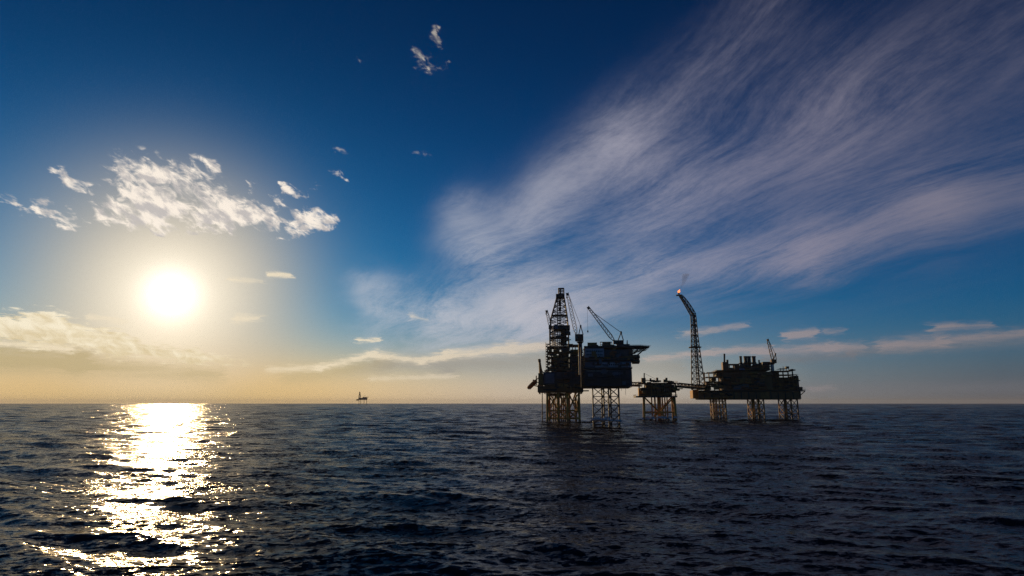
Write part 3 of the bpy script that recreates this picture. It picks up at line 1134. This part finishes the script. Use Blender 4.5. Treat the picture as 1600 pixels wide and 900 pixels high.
# ----------------------------------------------------------------- wellhead platform in the middle
def wellhead_platform():
    D0, D1 = 560.0, 592.0
    base = Vector((pt(1030, 610, 576).x, 576, 0))
    T = thing('wellhead_platform', 'small brown wellhead platform on four thick yellow legs between two footbridges', 'oil platform', base)
    pbox('top_deck', DARK, T, 998, 1059, 598, 600, D0, D1)
    pbox('mid_deck', BROWN, T, 1000, 1056, 606.5, 608, D0 + 1, D1 - 1)
    pbox('lower_deck', DARK, T, 993.5, 1058.5, 618.6, 621.0, D0 - 1, D1)
    pbox('process_module', BROWN, T, 1010, 1050, 600, 618.6, D0 + 4, D1 - 4)
    pbox('separator_module', DARK, T, 1020, 1053, 601, 611, D0 + 2, D0 + 4)
    pbox('end_module', YELLOW, T, 999, 1008, 606, 618.6, D0 + 6, D1 - 8)
    for px in (999, 1008, 1018, 1028, 1038, 1048, 1056):
        for d in (D0 + 1, D1 - 1):
            a, b = pt(px, 620, d), pt(px, 599, d)
            b.x = a.x
            member('column', a, b, 0.5, OCHRE, T)
    clutter(T, 999, 1054, 601, 617, D0 + 2, 44, [BROWN, OCHRE, DARK, RUST])
    clutter(T, 1010, 1050, 594.5, 597, D0 + 6, 12, [BROWN, DARK, OCHRE], ('cabinet', 'vessel'))
    for a_ in ((998, 1059, 598, 600, D0, D1), (993.5, 1058.5, 618.6, 621.0, D0 - 1, D1)):
        x0, x1, y0, y1, z0, z1 = span(*a_)
        edge_rail(T, OCHRE, x0, x1, y0, y1, z1)
    # small pedestal crane with its boom laid to the right
    pbox('winch_house', BROWN, T, 1002.4, 1009, 590.5, 598, D0 + 4, D0 + 9)
    member('king_post', pt(1006.6, 591, D0 + 6), pt(1006.6, 583, D0 + 6), 0.55, BROWN, T)
    member('boom', pt(1008, 594, D0 + 6), pt(1031, 595.4, D0 + 6), 0.35, BROWN, T)
    member('stay', pt(1006.8, 583.4, D0 + 6), pt(1030, 595.2, D0 + 6), 0.10, DARK, T)
    # legs
    tops = {}
    for d in (D0 + 3, D1 - 4):
        for px in (1006, 1053.5 if d < 570 else 1050):
            top, r = pt(px, 620, d), 1.15
            bot = Vector((top.x + (top.x - base.x) * 0.05, d + (d - 576) * 0.05, -8))
            MB().tube(bot, top, r, n=12).build('leg', YELLOW, T)
            tops.setdefault(d, []).append((top, bot))
    for px, d, r in ((1023, 572, .8), (1029.5, 570, 1.8), (1034.5, 580, .7), (1038.5, 572, .6), (1042, 582, .6), (1018, 582, .6)):
        a = pt(px, 620, d)
        MB().tube(Vector((a.x, d, -6)), a, r, n=10).build('conductor', OCHRE if r < 1 else YELLOW, T)

    def on(leg, z):
        return leg[1].lerp(leg[0], (z - leg[1].z) / (leg[0].z - leg[1].z))
    for d, (a, b) in tops.items():
        mt, mb_ = (a[0] + b[0]) / 2, (on(a, 7) + on(b, 7)) / 2
        member('brace', on(a, 7), on(b, 7), 0.55, YELLOW, T)
        for l in (a, b):
            member('brace', on(l, a[0].z), mb_, 0.6, YELLOW, T)
            member('brace', on(l, -4), mb_, 0.6, YELLOW, T)
    ks = list(tops)
    for i in (0, 1):
        a, b = tops[ks[0]][i], tops[ks[1]][i]
        member('brace', on(a, 7), on(b, 7), 0.5, YELLOW, T)
        member('brace', on(a, 18), on(b, 7), 0.5, YELLOW, T)
        member('brace', on(b, 18), on(a, 7), 0.5, YELLOW, T)
    return T


def footbridge(name, label, a, b, h, w, group, bays):
    """covered truss footbridge from a to b (points on its floor centreline)"""
    a, b = Vector(a), Vector(b)
    T = thing(name, label, 'footbridge', a, group)
    ax = (b - a)
    side = Vector((-ax.y, ax.x, 0)).normalized() * (w / 2)
    up = Vector((0, 0, h))
    fl = MB()
    fl.add([a + side, a - side, b - side, b + side, a + side + Vector((0, 0, .5)), a - side + Vector((0, 0, .5)), b - side + Vector((0, 0, .5)), b + side + Vector((0, 0, .5))],
           [(3, 2, 1, 0), (4, 5, 6, 7), (0, 1, 5, 4), (1, 2, 6, 5), (2, 3, 7, 6), (3, 0, 4, 7)])
    fl.build('walkway', DARK, T)
    pp = MB()
    for k, r in ((-.25, .35), (.1, .28), (.35, .4)):
        pp.tube(a + side * k * 2 + Vector((0, 0, .95)), b + side * k * 2 + Vector((0, 0, .95)), r, n=8)
    pp.build('pipe_run', OCHRE, T)
    for s in (side, -side):
        member('lower_chord', a + s, b + s, 0.5, BROWN, T)
        member('upper_chord', a + s + up, b + s + up, 0.4, BROWN, T)
        for i in range(bays):
            p, q = a.lerp(b, i / bays) + s, a.lerp(b, (i + 1) / bays) + s
            member('post', p, p + up, 0.26, BROWN, T)
            if i % 2:
                member('diagonal', p, q + up, 0.24, BROWN, T)
            else:
                member('diagonal', p + up, q, 0.24, BROWN, T)
        member('post', b + s, b + s + up, 0.26, BROWN, T)
    return T


# ----------------------------------------------------------------- process platform on the right
def process_platform():
    D0, D1 = 640.0, 690.0
    base = Vector((pt(1172, 610, 665).x, 665, 0))
    T = thing('process_platform', 'largest dark brown process platform with four exhaust stacks on three leg clusters', 'oil platform', base)
    pbox('cellar_deck', BROWN, T, 1092, 1251.5, 612, 623.4, D0, D1)
    pbox('end_module', YELLOW, T, 1082.5, 1092, 609.5, 622.6, D0 + 6, D1 - 6)
    pbox('under_beam', DARK, T, 1092.5, 1251, 623.2, 624.6, D0 + 2, D1 - 2)
    for i in range(14):
        px = lerp(1100, 1250, i / 13)
        pbox('wall_rib', OCHRE if i in (3, 8) else DARK, T, px, px + 1.6, 612.4, 623.2, D0 - 0.6, D0)
    pbox('wall_panel', OCHRE, T, 1141, 1152, 613.5, 622, D0 - 0.5, D0)
    pbox('wall_panel', OCHRE, T, 1189, 1202, 612.8, 622, D0 - 0.5, D0)
    pbox('main_deck', DARK, T, 1091, 1252, 609.6, 612, D0 - 2, D1)
    x0, x1, y0, y1, z0, z1 = span(1091, 1252, 609.6, 612, D0 - 2, D1)
    edge_rail(T, OCHRE, x0, x1, y0, y1, z1)
    # solid middle modules
    pbox('compressor_module', RUST, T, 1130, 1160, 581, 609.8, D0 + 3, D1 - 4)
    pbox('turbine_module', BROWN, T, 1160, 1182, 580, 609.8, D0 + 2, D1 - 4)
    pbox('separator_module', BROWN, T, 1182, 1206, 580.5, 609.8, D0 + 3, D1 - 4)
    pbox('grey_panel', GREY, T, 1146, 1170, 600.5, 608.8, D0 + 1.0, D0 + 2)
    pbox('frame_panel', GREY, T, 1179, 1194, 592.0, 603, D0 + 2.2, D0 + 3)
    pbox('upper_deck', DARK, T, 1120, 1206, 578.6, 580.2, D0, D1)
    x0, x1, y0, y1, z0, z1 = span(1120, 1206, 578.6, 580.2, D0, D1)
    edge_rail(T, BROWN, x0, x1, y0, y1, z1)
    pbox('blue_sign', BLUE, T, 1155.5, 1163.5, 576.0, 578.8, D0 + 0.5, D0 + 3)  # blue light sign, built as a plain painted box without glow
    pbox('ochre_tank', OCHRE, T, 1164.5, 1174, 576.2, 578.8, D0 + 0.5, D0 + 3)
    clutter(T, 1131, 1203, 582, 608, D0 + 2, 80, [BROWN, DARK, RUST, OCHRE])
    # open left end: decks on columns, pipes, with sky between
    for py in (581.5, 588.6, 595.8, 603.0):
        pbox('deck_plate', BROWN, T, 1100 + (603 - py) * 0.22, 1131, py, py + 1.5, D0 + 4, D1 - 16)
    for px in (1102, 1109, 1116.5, 1124):
        for d in (D0 + 5, D1 - 18):
            a, b = pt(px, 610, d), pt(px, 581.6, d)
            b.x = a.x
            member('column', a, b, 0.55, BROWN, T)
    for px, py in ((1102, 603), (1109, 595.8), (1116.5, 603)):
        member('diagonal', pt(px, py, D0 + 5), pt(px + 7, py - 7, D0 + 5), 0.4, BROWN, T)
    pbox('cooler', DARK, T, 1112, 1119, 590.2, 595.8, D0 + 6, D1 - 20)
    pbox('cooler', RUST, T, 1103.5, 1108, 597.4, 602.8, D0 + 6, D1 - 20)
    pbox('cooler', OCHRE, T, 1103, 1111, 604.6, 609.6, D0 + 6, D1 - 20)
    pbox('cooler', DARK, T, 1121, 1130, 596.5, 603, D0 + 6, D1 - 20)
    pbox('cooler', DARK, T, 1119, 1130, 583, 588.4, D0 + 6, D1 - 20)
    clutter(T, 1101, 1128, 598, 608, D0 + 5, 18, [OCHRE, BROWN, RUST], ('pipe', 'cabinet', 'vessel'))
    clutter(T, 1094, 1138, 613, 622, D0, 16, [OCHRE, DARK, BROWN, YELLOW])
    # right end: columns, decks, gaps
    for py in (579.0, 585.0, 589.6, 597.0, 603.6):
        x_r = 1243.5 if py < 584 else 1247.8
        pbox('deck_plate', DARK, T, 1206, x_r, py, py + 1.6, D0 + 3, D1 - 10)
    for px in (1207, 1214, 1218, 1225.5, 1233.5, 1240.5, 1246.5):
        for d in (D0 + 4, D1 - 12):
            a, b = pt(px, 610, d), pt(px, 580 if px < 1243 else 586, d)
            b.x = a.x
            member('column', a, b, 0.6, BROWN, T)
    pbox('pump_module', BROWN, T, 1206, 1243, 590.8, 609.8, D0 + 6, D1 - 14)
    pbox('heater_module', RUST, T, 1206, 1217.5, 580, 591, D0 + 6, D1 - 14)
    pbox('right_module', DARK, T, 1241, 1248.4, 587.0, 609.6, D0 + 8, D1 - 16)
    clutter(T, 1207, 1244, 592, 608, D0 + 6, 34, [BROWN, DARK, RUST, OCHRE])
    pbox('roof_frame_deck', DARK, T, 1219, 1233, 575.6, 576.6, D0 + 8, D1 - 20)
    for px in (1219.5, 1224, 1229, 1232.5):
        a, b = pt(px, 579.4, D0 + 9), pt(px, 572.4 if px > 1222 else 575, D0 + 9)
        b.x = a.x
        member('roof_post', a, b, 0.3, DARK, T)
    pbox('roof_unit', DARK, T, 1228.5, 1233, 572.5, 575.8, D0 + 9, D0 + 16)
    for i in range(3):
        pbox('roof_cabinet', DARK, T, 1234 + i * 3.2, 1236.6 + i * 3.2, 577.2 - (i % 2) * .8, 579.2, D0 + 6, D0 + 12)
    # overhanging platform on the right
    pbox('overhang_deck', DARK, T, 1247, 1258.5, 610.0, 611.6, D0 + 4, D0 + 22)
    pbox('overhang_unit', DARK, T, 1248.4, 1254, 605, 610, D0 + 6, D0 + 18)
    member('overhang_strut', pt(1249, 619, D0 + 6), pt(1257.5, 611.4, D0 + 6), 0.4, DARK, T)
    x0, x1, y0, y1, z0, z1 = span(1247, 1258.5, 610.0, 611.6, D0 + 4, D0 + 22)
    edge_rail(T, DARK, x0, x1, y0, y1, z1)
    # upper works
    pbox('control_tower', RUST, T, 1129.5, 1138.6, 565.5, 578.8, D0 + 6, D0 + 18)
    member('vent_pipe', pt(1131.9, 566, D0 + 10), pt(1131.9, 553.6, D0 + 10), 0.9, BROWN, T)
    pbox('vent_head', DARK, T, 1130.7, 1133.1, 552.6, 555.0, D0 + 9, D0 + 11.5)
    pbox('tower_cabinet', DARK, T, 1135.5, 1138.2, 562.0, 565.6, D0 + 7, D0 + 12)
    pbox('waste_heat_deck', BROWN, T, 1138.6, 1156, 568.4, 570.4, D0 + 5, D0 + 24)
    pbox('waste_heat_unit', DARK, T, 1139.5, 1146, 574.5, 578.8, D0 + 5, D0 + 22)
    pbox('waste_heat_unit', RUST, T, 1148.5, 1155, 570.4, 578.8, D0 + 6, D0 + 22)
    for px in (1140, 1146.5, 1155):
        a, b = pt(px, 579, D0 + 6), pt(px, 570, D0 + 6)
        b.x = a.x
        member('column', a, b, 0.5, BROWN, T)
    pbox('stack_house', RUST, T, 1155.5, 1183.5, 571.4, 578.8, D0 + 4, D0 + 22)
    pbox('stack_house_deck', BROWN, T, 1155, 1184, 567.2, 568.4, D0 + 4, D0 + 22)
    clutter(T, 1156, 1180, 569, 577, D0 + 4, 16, [RUST, DARK, BROWN, TRUSS])
    for px, r in ((1158.2, 1.15), (1165.6, 1.65), (1171.2, 1.65), (1178.6, 1.75)):
        a, b = pt(px, 572, D0 + 12), pt(px, 557.0, D0 + 12)
        b.x = a.x
        st = MB().tube(a, b, r, n=14)
        s = st.build('exhaust_stack', DARK, T)
        MB().tube(b - Vector((0, 0, .9)), b + Vector((0, 0, .35)), r * 1.16, n=14).build('stack_rim', DARK, s)
        MB().tube(a + Vector((0, 0, 3.2)), a + Vector((0, 0, 3.8)), r * 1.3, n=14).build('stack_collar', BROWN, s)
    pbox('gas_module', BROWN, T, 1184, 1203, 570.6, 578.8, D0 + 6, D0 + 24)
    pbox('gas_module_roof', DARK, T, 1192, 1203.5, 565.2, 571, D0 + 7, D0 + 22)
    for px, py in ((1186.5, 562.5), (1189, 566.5)):
        a, b = pt(px, 571, D0 + 9), pt(px, py, D0 + 9)
        b.x = a.x
        MB().tube(a, b, 0.8, n=10).build('vent_pipe', DARK, T)
    clutter(T, 1185, 1202, 571, 577, D0 + 6, 10, [RUST, DARK, OCHRE])
    # leg clusters: each a square braced tower
    zt = pt(1120, 623.5, D0 + 8).z
    for px0, px1, d, mat in ((1110.5, 1134.5, D0 + 4, OCHRE), (1169, 1194.2, D0 + 4, OCHRE), (1217.5, 1247, D0 + 4, RUST)):
        L0, L1 = pt(px0, 640, d + 26), pt(px1, 640, d)
        leg = bpy.data.objects.new('leg_cluster', None)
        COL.objects.link(leg)
        leg.parent = T
        leg.location = Vector(((L0.x + L1.x) / 2, d + 10, 0)) - base
        zs = [-8, -1.0, 5.0, 11.5, zt]
        rings = []
        w = L1.x - L0.x
        for z in zs:
            rings.append([Vector((L0.x, d, z)), Vector((L0.x + w * .5, d, z)), Vector((L1.x, d, z)), Vector((L1.x, d + 26, z)), Vector((L0.x + w * .5, d + 26, z)), Vector((L0.x, d + 26, z))])
        lattice(leg, rings, 0.62, 0.30, mat)
        # boat landing and riser pipes, brighter yellow on the left to paint in sunlight
        for i in range(4):
            x = L0.x + w * (0.10 + .11 * i)
            MB().tube((x, d + 3 + i * 4, -6), (x, d + 3 + i * 4, zt), 0.28, n=8).build('riser', YELLOW if i < 2 else OCHRE, leg)
        bx('landing', YELLOW, leg, L0.x - .4, L0.x + w * .42, d - .8, d + 6, 6.0, 6.5)
    return T


def flare_tower():
    d = 648.0
    base = pt(1090.5, 609.8, d)
    T = thing('flare_tower', 'slender lattice flare tower bent to the left at its top, beside the process platform', 'flare tower', base)
    prof = [(609, 1080.6, 1102.4), (601, 1080.5, 1101.0), (592, 1080.4, 1099.8), (583, 1080.4, 1098.6), (574, 1080.4, 1097.2), (565.5, 1080.3, 1096.0),
            (557, 1080.2, 1094.8), (549, 1080.1, 1093.8), (541, 1080.0, 1092.6), (533, 1080.0, 1091.6), (525, 1079.9, 1090.6), (517, 1079.8, 1089.7),
            (509, 1079.6, 1088.9), (501, 1079.4, 1088.1), (493, 1078.9, 1087.2)]
    rings = []
    for py, a, b in prof:
        pa, pb = pt(a, py, d), pt(b, py, d)
        w = (pb.x - pa.x) * 0.62
        rings.append([Vector((pa.x, d, pa.z)), Vector((pb.x, d, pa.z)), Vector((lerp(pa.x, pb.x, .5), d + w, pa.z))])
    lattice(T, rings, 0.52, 0.25, TRUSS)
    # bent upper boom
    bend = [((1078.9, 493), (1087.2, 491)), ((1075.2, 486.5), (1083.8, 484.5)), ((1071.6, 480), (1079.6, 478)), ((1068.2, 474), (1075.4, 472)), ((1064.8, 468.5), (1071.0, 466.5)), ((1061.2, 463), (1066.4, 461.5))]
    r2 = []
    for (a, b) in bend:
        pa, pb = pt(*a, d), pt(*b, d)
        w = (pb - pa).length * 0.75
        r2.append([pa, pb, (pa + pb) / 2 + Vector((0, w, 0))])
    lattice(T, r2, 0.52, 0.26, TRUSS)
    pbox('mid_platform', DARK, T, 1077.0, 1096.2, 541.6, 543.4, d - 3, d + 9)
    pbox('bend_platform', DARK, T, 1079.4, 1088.2, 492.0, 493.2, d - 1.5, d + 5)
    pbox('tip_platform', DARK, T, 1056.6, 1066.0, 460.2, 461.9, d - 2, d + 4)
    # flare pipe up the tower
    m = MB()
    m.tube(pt(1093.4, 608, d + 5), pt(1084.8, 493, d + 3), 0.75, n=8)
    m.tube(pt(1084.8, 493, d + 3), pt(1062.4, 460.5, d + 1), 0.70, n=8)
    m.build('flare_pipe', DARK, T)
    m = MB().tube(pt(1060.8, 461, d + 1), pt(1060.4, 457.6, d + 1), 0.75, 0.95, n=10)
    m.build('flare_tip', DARK, T)
    for py, px in ((572, 1088), (556, 1087.4), (524, 1085.4), (508, 1084.4)):
        a = pt(px, py, d + 2)
        bx('rest_platform', DARK, T, a.x - 2.2, a.x + 2.2, d - .4, d + 5, a.z, a.z + .3)


def flame():
    d = 649.0
    c = pt(1060.4, 457.4, d)
    m = MB()
    rows = [(0.0, .7, 0), (.6, 1.2, .05), (1.3, 1.4, .2), (2.1, 1.0, .5), (2.9, .55, .95), (3.7, .1, 1.5)]
    n = 10
    vs, fs = [], []
    for z, r, sx in rows:
        for j in range(n):
            a = 2 * math.pi * j / n
            rr = r * (1 + 0.18 * math.sin(3 * a + z * 2))
            vs.append(c + Vector((sx + math.cos(a) * rr, math.sin(a) * rr, z)))
    for i in range(len(rows) - 1):
        for j in range(n):
            k = (j + 1) % n
            fs.append((i * n + j, i * n + k, (i + 1) * n + k, (i + 1) * n + j))
    fs.append(tuple(range(n))[::-1])
    fs.append(tuple(range((len(rows) - 1) * n, len(rows) * n)))
    m.add(vs, fs)
    m.smooth = True
    mat, N, out = new_mat('burning_gas')
    e = N.new('ShaderNodeEmission')
    e.inputs['Color'].default_value = (1.0, 0.30, 0.10, 1)
    e.inputs['Strength'].default_value = 1.6
    N.t.links.new(e.outputs[0], out.inputs['Surface'])
    o = m.build('flare_flame', mat, None, origin=c)
    prop(o, label='small orange gas flame burning on the tip of the flare tower', category='flame')
    # thin smoke drifting up and right
    p0, p1 = c + Vector((1.2, 0, 4.5)), pt(1074, 428, d)
    s = MB()
    vs, fs = [], []
    for i in range(9):
        t = i / 8
        q = p0.lerp(p1, t) + Vector((math.sin(t * 5) * 1.0, 0, 0))
        r = 0.9 + 3.2 * t
        for j in range(n):
            a = 2 * math.pi * j / n
            vs.append(q + Vector((math.cos(a) * r, math.sin(a) * r, 0)))
    for i in range(8):
        for j in range(n):
            k = (j + 1) % n
            fs.append((i * n + j, i * n + k, (i + 1) * n + k, (i + 1) * n + j))
    fs.append(tuple(range(n))[::-1])
    fs.append(tuple(range(8 * n, 9 * n)))
    s.add(vs, fs)
    mat, N, out = new_mat('thin_smoke')
    v = N.new('ShaderNodeVolumePrincipled')
    v.inputs['Color'].default_value = (0.25, 0.22, 0.22, 1)
    v.inputs['Density'].default_value = 0.06
    N.t.links.new(v.outputs[0], out.inputs['Volume'])
    o = s.build('flare_smoke', mat, None, origin=p0)
    prop(o, kind='stuff', label='thin dark smoke drifting up from the gas flame')


def container():
    x0, x1, y0, y1, z0, z1 = span(918.2, 932.6, 535.2, 542.9, 404, 411)
    T = thing('cargo_container', 'ochre steel container on the roof of the accommodation rig', 'container', ((x0 + x1) / 2, 407.5, z0))
    bx('body', OCHRE, T, x0, x1, y0, y1, z0, z1)
    n = 9
    for i in range(n):
        x = lerp(x0 + .3, x1 - .6, i / (n - 1))
        bx('rib', OCHRE, T, x, x + .3, y0 - .15, y0, z0 + .3, z1 - .3)
    for x in (x0 - .1, x1 - .2):
        bx('corner_post', DARK, T, x, x + .3, y0 - .2, y0 + .2, z0 + .01, z1 + .05)


def far_rig():
    d = 5000.0
    base = Vector((pt(566, 620, d).x, d, 0))
    T = thing('distant_rig', 'tiny hazy drilling rig on the horizon right of the sun', 'oil rig', base)
    s = d / FPX
    pbox('hull', NAVY, T, 560.0, 574.0, 621.6, 624.8, d, d + 60)
    pbox('deckhouse', GREY, T, 566.5, 573.2, 620.4, 621.8, d + 4, d + 50)
    pbox('helideck', DARK, T, 571.5, 576.0, 620.3, 620.9, d + 4, d + 40)
    pbox('lifeboat_station', BROWN, T, 556.8, 560.2, 623.6, 626.0, d + 4, d + 40)
    rings = []
    for py, a, b in ((623, 560.4, 563.4), (619, 560.7, 563.2), (615.5, 561.2, 562.9), (612.4, 561.7, 562.6)):
        pa, pb = pt(a, py, d), pt(b, py, d)
        w = pb.x - pa.x
        rings.append([Vector((pa.x, d, pa.z)), Vector((pb.x, d, pa.z)), Vector((pb.x, d + w, pa.z)), Vector((pa.x, d + w, pa.z))])
    lattice(T, rings, 1.8, 1.4, TRUSS, chord_name='derrick_chord', brace_name='derrick_brace')
    for px in (561, 563.5, 569, 573):
        for dd in (d + 5, d + 50):
            a = pt(px, 624.5, dd)
            member('leg', Vector((a.x, dd, -6)), a, 1.8, LEGM, T)
    member('crane_boom', pt(567, 621, d + 10), pt(571, 617.4, d + 10), 0.9, TRUSS, T)


def wake_foam():
    m, N, out = new_mat('sea_foam')
    b = N.new('ShaderNodeBsdfPrincipled')
    g_ = N.new('ShaderNodeNewGeometry')
    n_ = N.noise(S(N, g_.outputs['Position']), 0.8, 3.0, 0.6)
    N.put(b.inputs['Base Color'], N.mix(n_, (0.42, 0.42, 0.44), (0.70, 0.70, 0.70)))
    b.inputs['Roughness'].default_value = 0.8
    N.t.links.new(b.outputs[0], out.inputs['Surface'])
    f = MB()
    spots = []
    for px0, px1, d, n in ((1112, 1136, 642, 30), (1170, 1196, 642, 30), (1220, 1250, 642, 50), (1248, 1286, 644, 90),
                           (1003, 1056, 562, 40), (852, 906, 506, 40), (926, 968, 400, 40)):
        face(12.0 if px0 > 1100 else 7.5 if px0 > 1000 else 2.5)
        for _ in range(n):
            p = pt(rnd.uniform(px0, px1), 640, d + rnd.gauss(0, 4.0))
            x = p.x * math.cos(PSI) + p.y * math.sin(PSI)
            y = -p.x * math.sin(PSI) + p.y * math.cos(PSI)
            spots.append((x, y))
    for x, y in spots:
        k = rnd.randint(5, 8)
        rx, ry = rnd.uniform(0.5, 3.0), rnd.uniform(0.3, 1.2)
        ring = []
        for j in range(k):
            a = 2 * math.pi * j / k
            w = rnd.uniform(.6, 1.2)
            ring.append((x + math.cos(a) * rx * w, y + math.sin(a) * ry * w))
        c = [(x, y, sea_z(x, y) + rnd.uniform(1.2, 2.6))]
        vs = c + [(qx, qy, sea_z(qx, qy) + 0.25) for qx, qy in ring]
        f.add(vs, [(0, j + 1, (j + 1) % k + 1) for j in range(k)] + [tuple(range(k, 0, -1))])
    o = f.build('sea_foam', m)
    prop(o, kind='stuff', label='broken white foam on the water round the platform legs')


face(4.0)
drilling_platform()
derrick()
face(7.0)
jackup_rig()
container()
boom_crane('pedestal_crane', 'tall dark lattice crane with near vertical boom beside the derrick', (TRUSS, DARK, NAVY), (900.5, 522), (886.2, 457.5),
           3.0, 1.7, 455.0, (907.3, 509.5), (898.5, 911.5, 522, 533), (907.5, 534), 586, 3.0, 'pedestal cranes')
boom_crane('pedestal_crane', 'grey lattice crane with boom raised leftward over the accommodation roof', (TRUSS, DARK, RUST), (959.5, 532.5), (918.2, 479.2),
           2.6, 1.3, 430.0, (970.4, 519.5), (958.5, 974.5, 531.5, 537.5), (968.5, 537.5), 543, 17.0, 'pedestal cranes', knee=0.80)
face(12.0)
boom_crane('pedestal_crane', 'short crane with steep boom on the process platform, right of the exhaust stacks', (TRUSS, RUST, WHITE), (1207.5, 562), (1199.2, 529.5),
           2.6, 1.4, 646.0, (1211.5, 553), (1205, 1213.5, 561.5, 567.5), (1207.2, 567.5), 580, 4.0, 'pedestal cranes', bays=9, ped_r=1.6)
face(4.0)
boom_crane('service_crane', 'small thin jib crane leaning left of the derrick', (TRUSS, DARK, TRUSS), (859.2, 509), (853.8, 484.6),
           2.2, 1.6, 516.0, (860.5, 499), (857.2, 861.8, 508.5, 513), (859.4, 513), 537, 2.5, 'pedestal cranes', bays=7, ped_r=0.7)
lifeboat('lifeboat', 'orange free-fall lifeboat slanting down from the left end of the drilling platform', tuple(pt(831.5, 600.5, 518)), 10.5, 3.4, 3.6,
         math.radians(-42), ORANGE, 'lifeboats', 0.0)
face(7.0)
lifeboat('lifeboat', 'dark red lifeboat hung under the right edge of the helideck', tuple(pt(993.5, 557.5, 404)), 5.2, 3.0, 3.2,
         0.0, RUST, 'lifeboats', math.radians(0))
lifeboat('lifeboat', 'lower dark red lifeboat hung beneath another below the helideck', tuple(pt(993, 564.5, 404)), 5.6, 3.0, 3.0,
         0.0, RUST, 'lifeboats', math.radians(0))
face(7.5)
wellhead_platform()
footbridge('footbridge', 'truss footbridge joining the left rigs to the small wellhead platform', (pt(908, 603.6, 534).x, 534, pt(990, 603.0, 566).z), pt(1001, 603.4, 574), 3.2, 4.0, 'footbridges', 16)
footbridge('footbridge', 'long truss footbridge from the wellhead platform to the process platform', pt(1057, 604.4, 572), pt(1104, 608.4, 646), 3.4, 4.4, 'footbridges', 18)
face(12.0)
process_platform()
flare_tower()
flame()
face(-13.0)
far_rig()
wake_foam()


# ----------------------------------------------------------------- the sea air
def haze():
    m, N, out = new_mat('sea_haze')
    v = N.new('ShaderNodeVolumePrincipled')
    v.inputs['Color'].default_value = (0.90, 0.92, 0.96, 1)
    v.inputs['Density'].default_value = 0.000025
    v.inputs['Anisotropy'].default_value = 0.2
    N.t.links.new(v.outputs[0], out.inputs['Volume'])
    o = MB().box(-32500, 32500, -32500, 32500, -12, 175).build('haze', m)
    prop(o, kind='stuff', label='thin pale sea haze that fades the horizon')


haze()
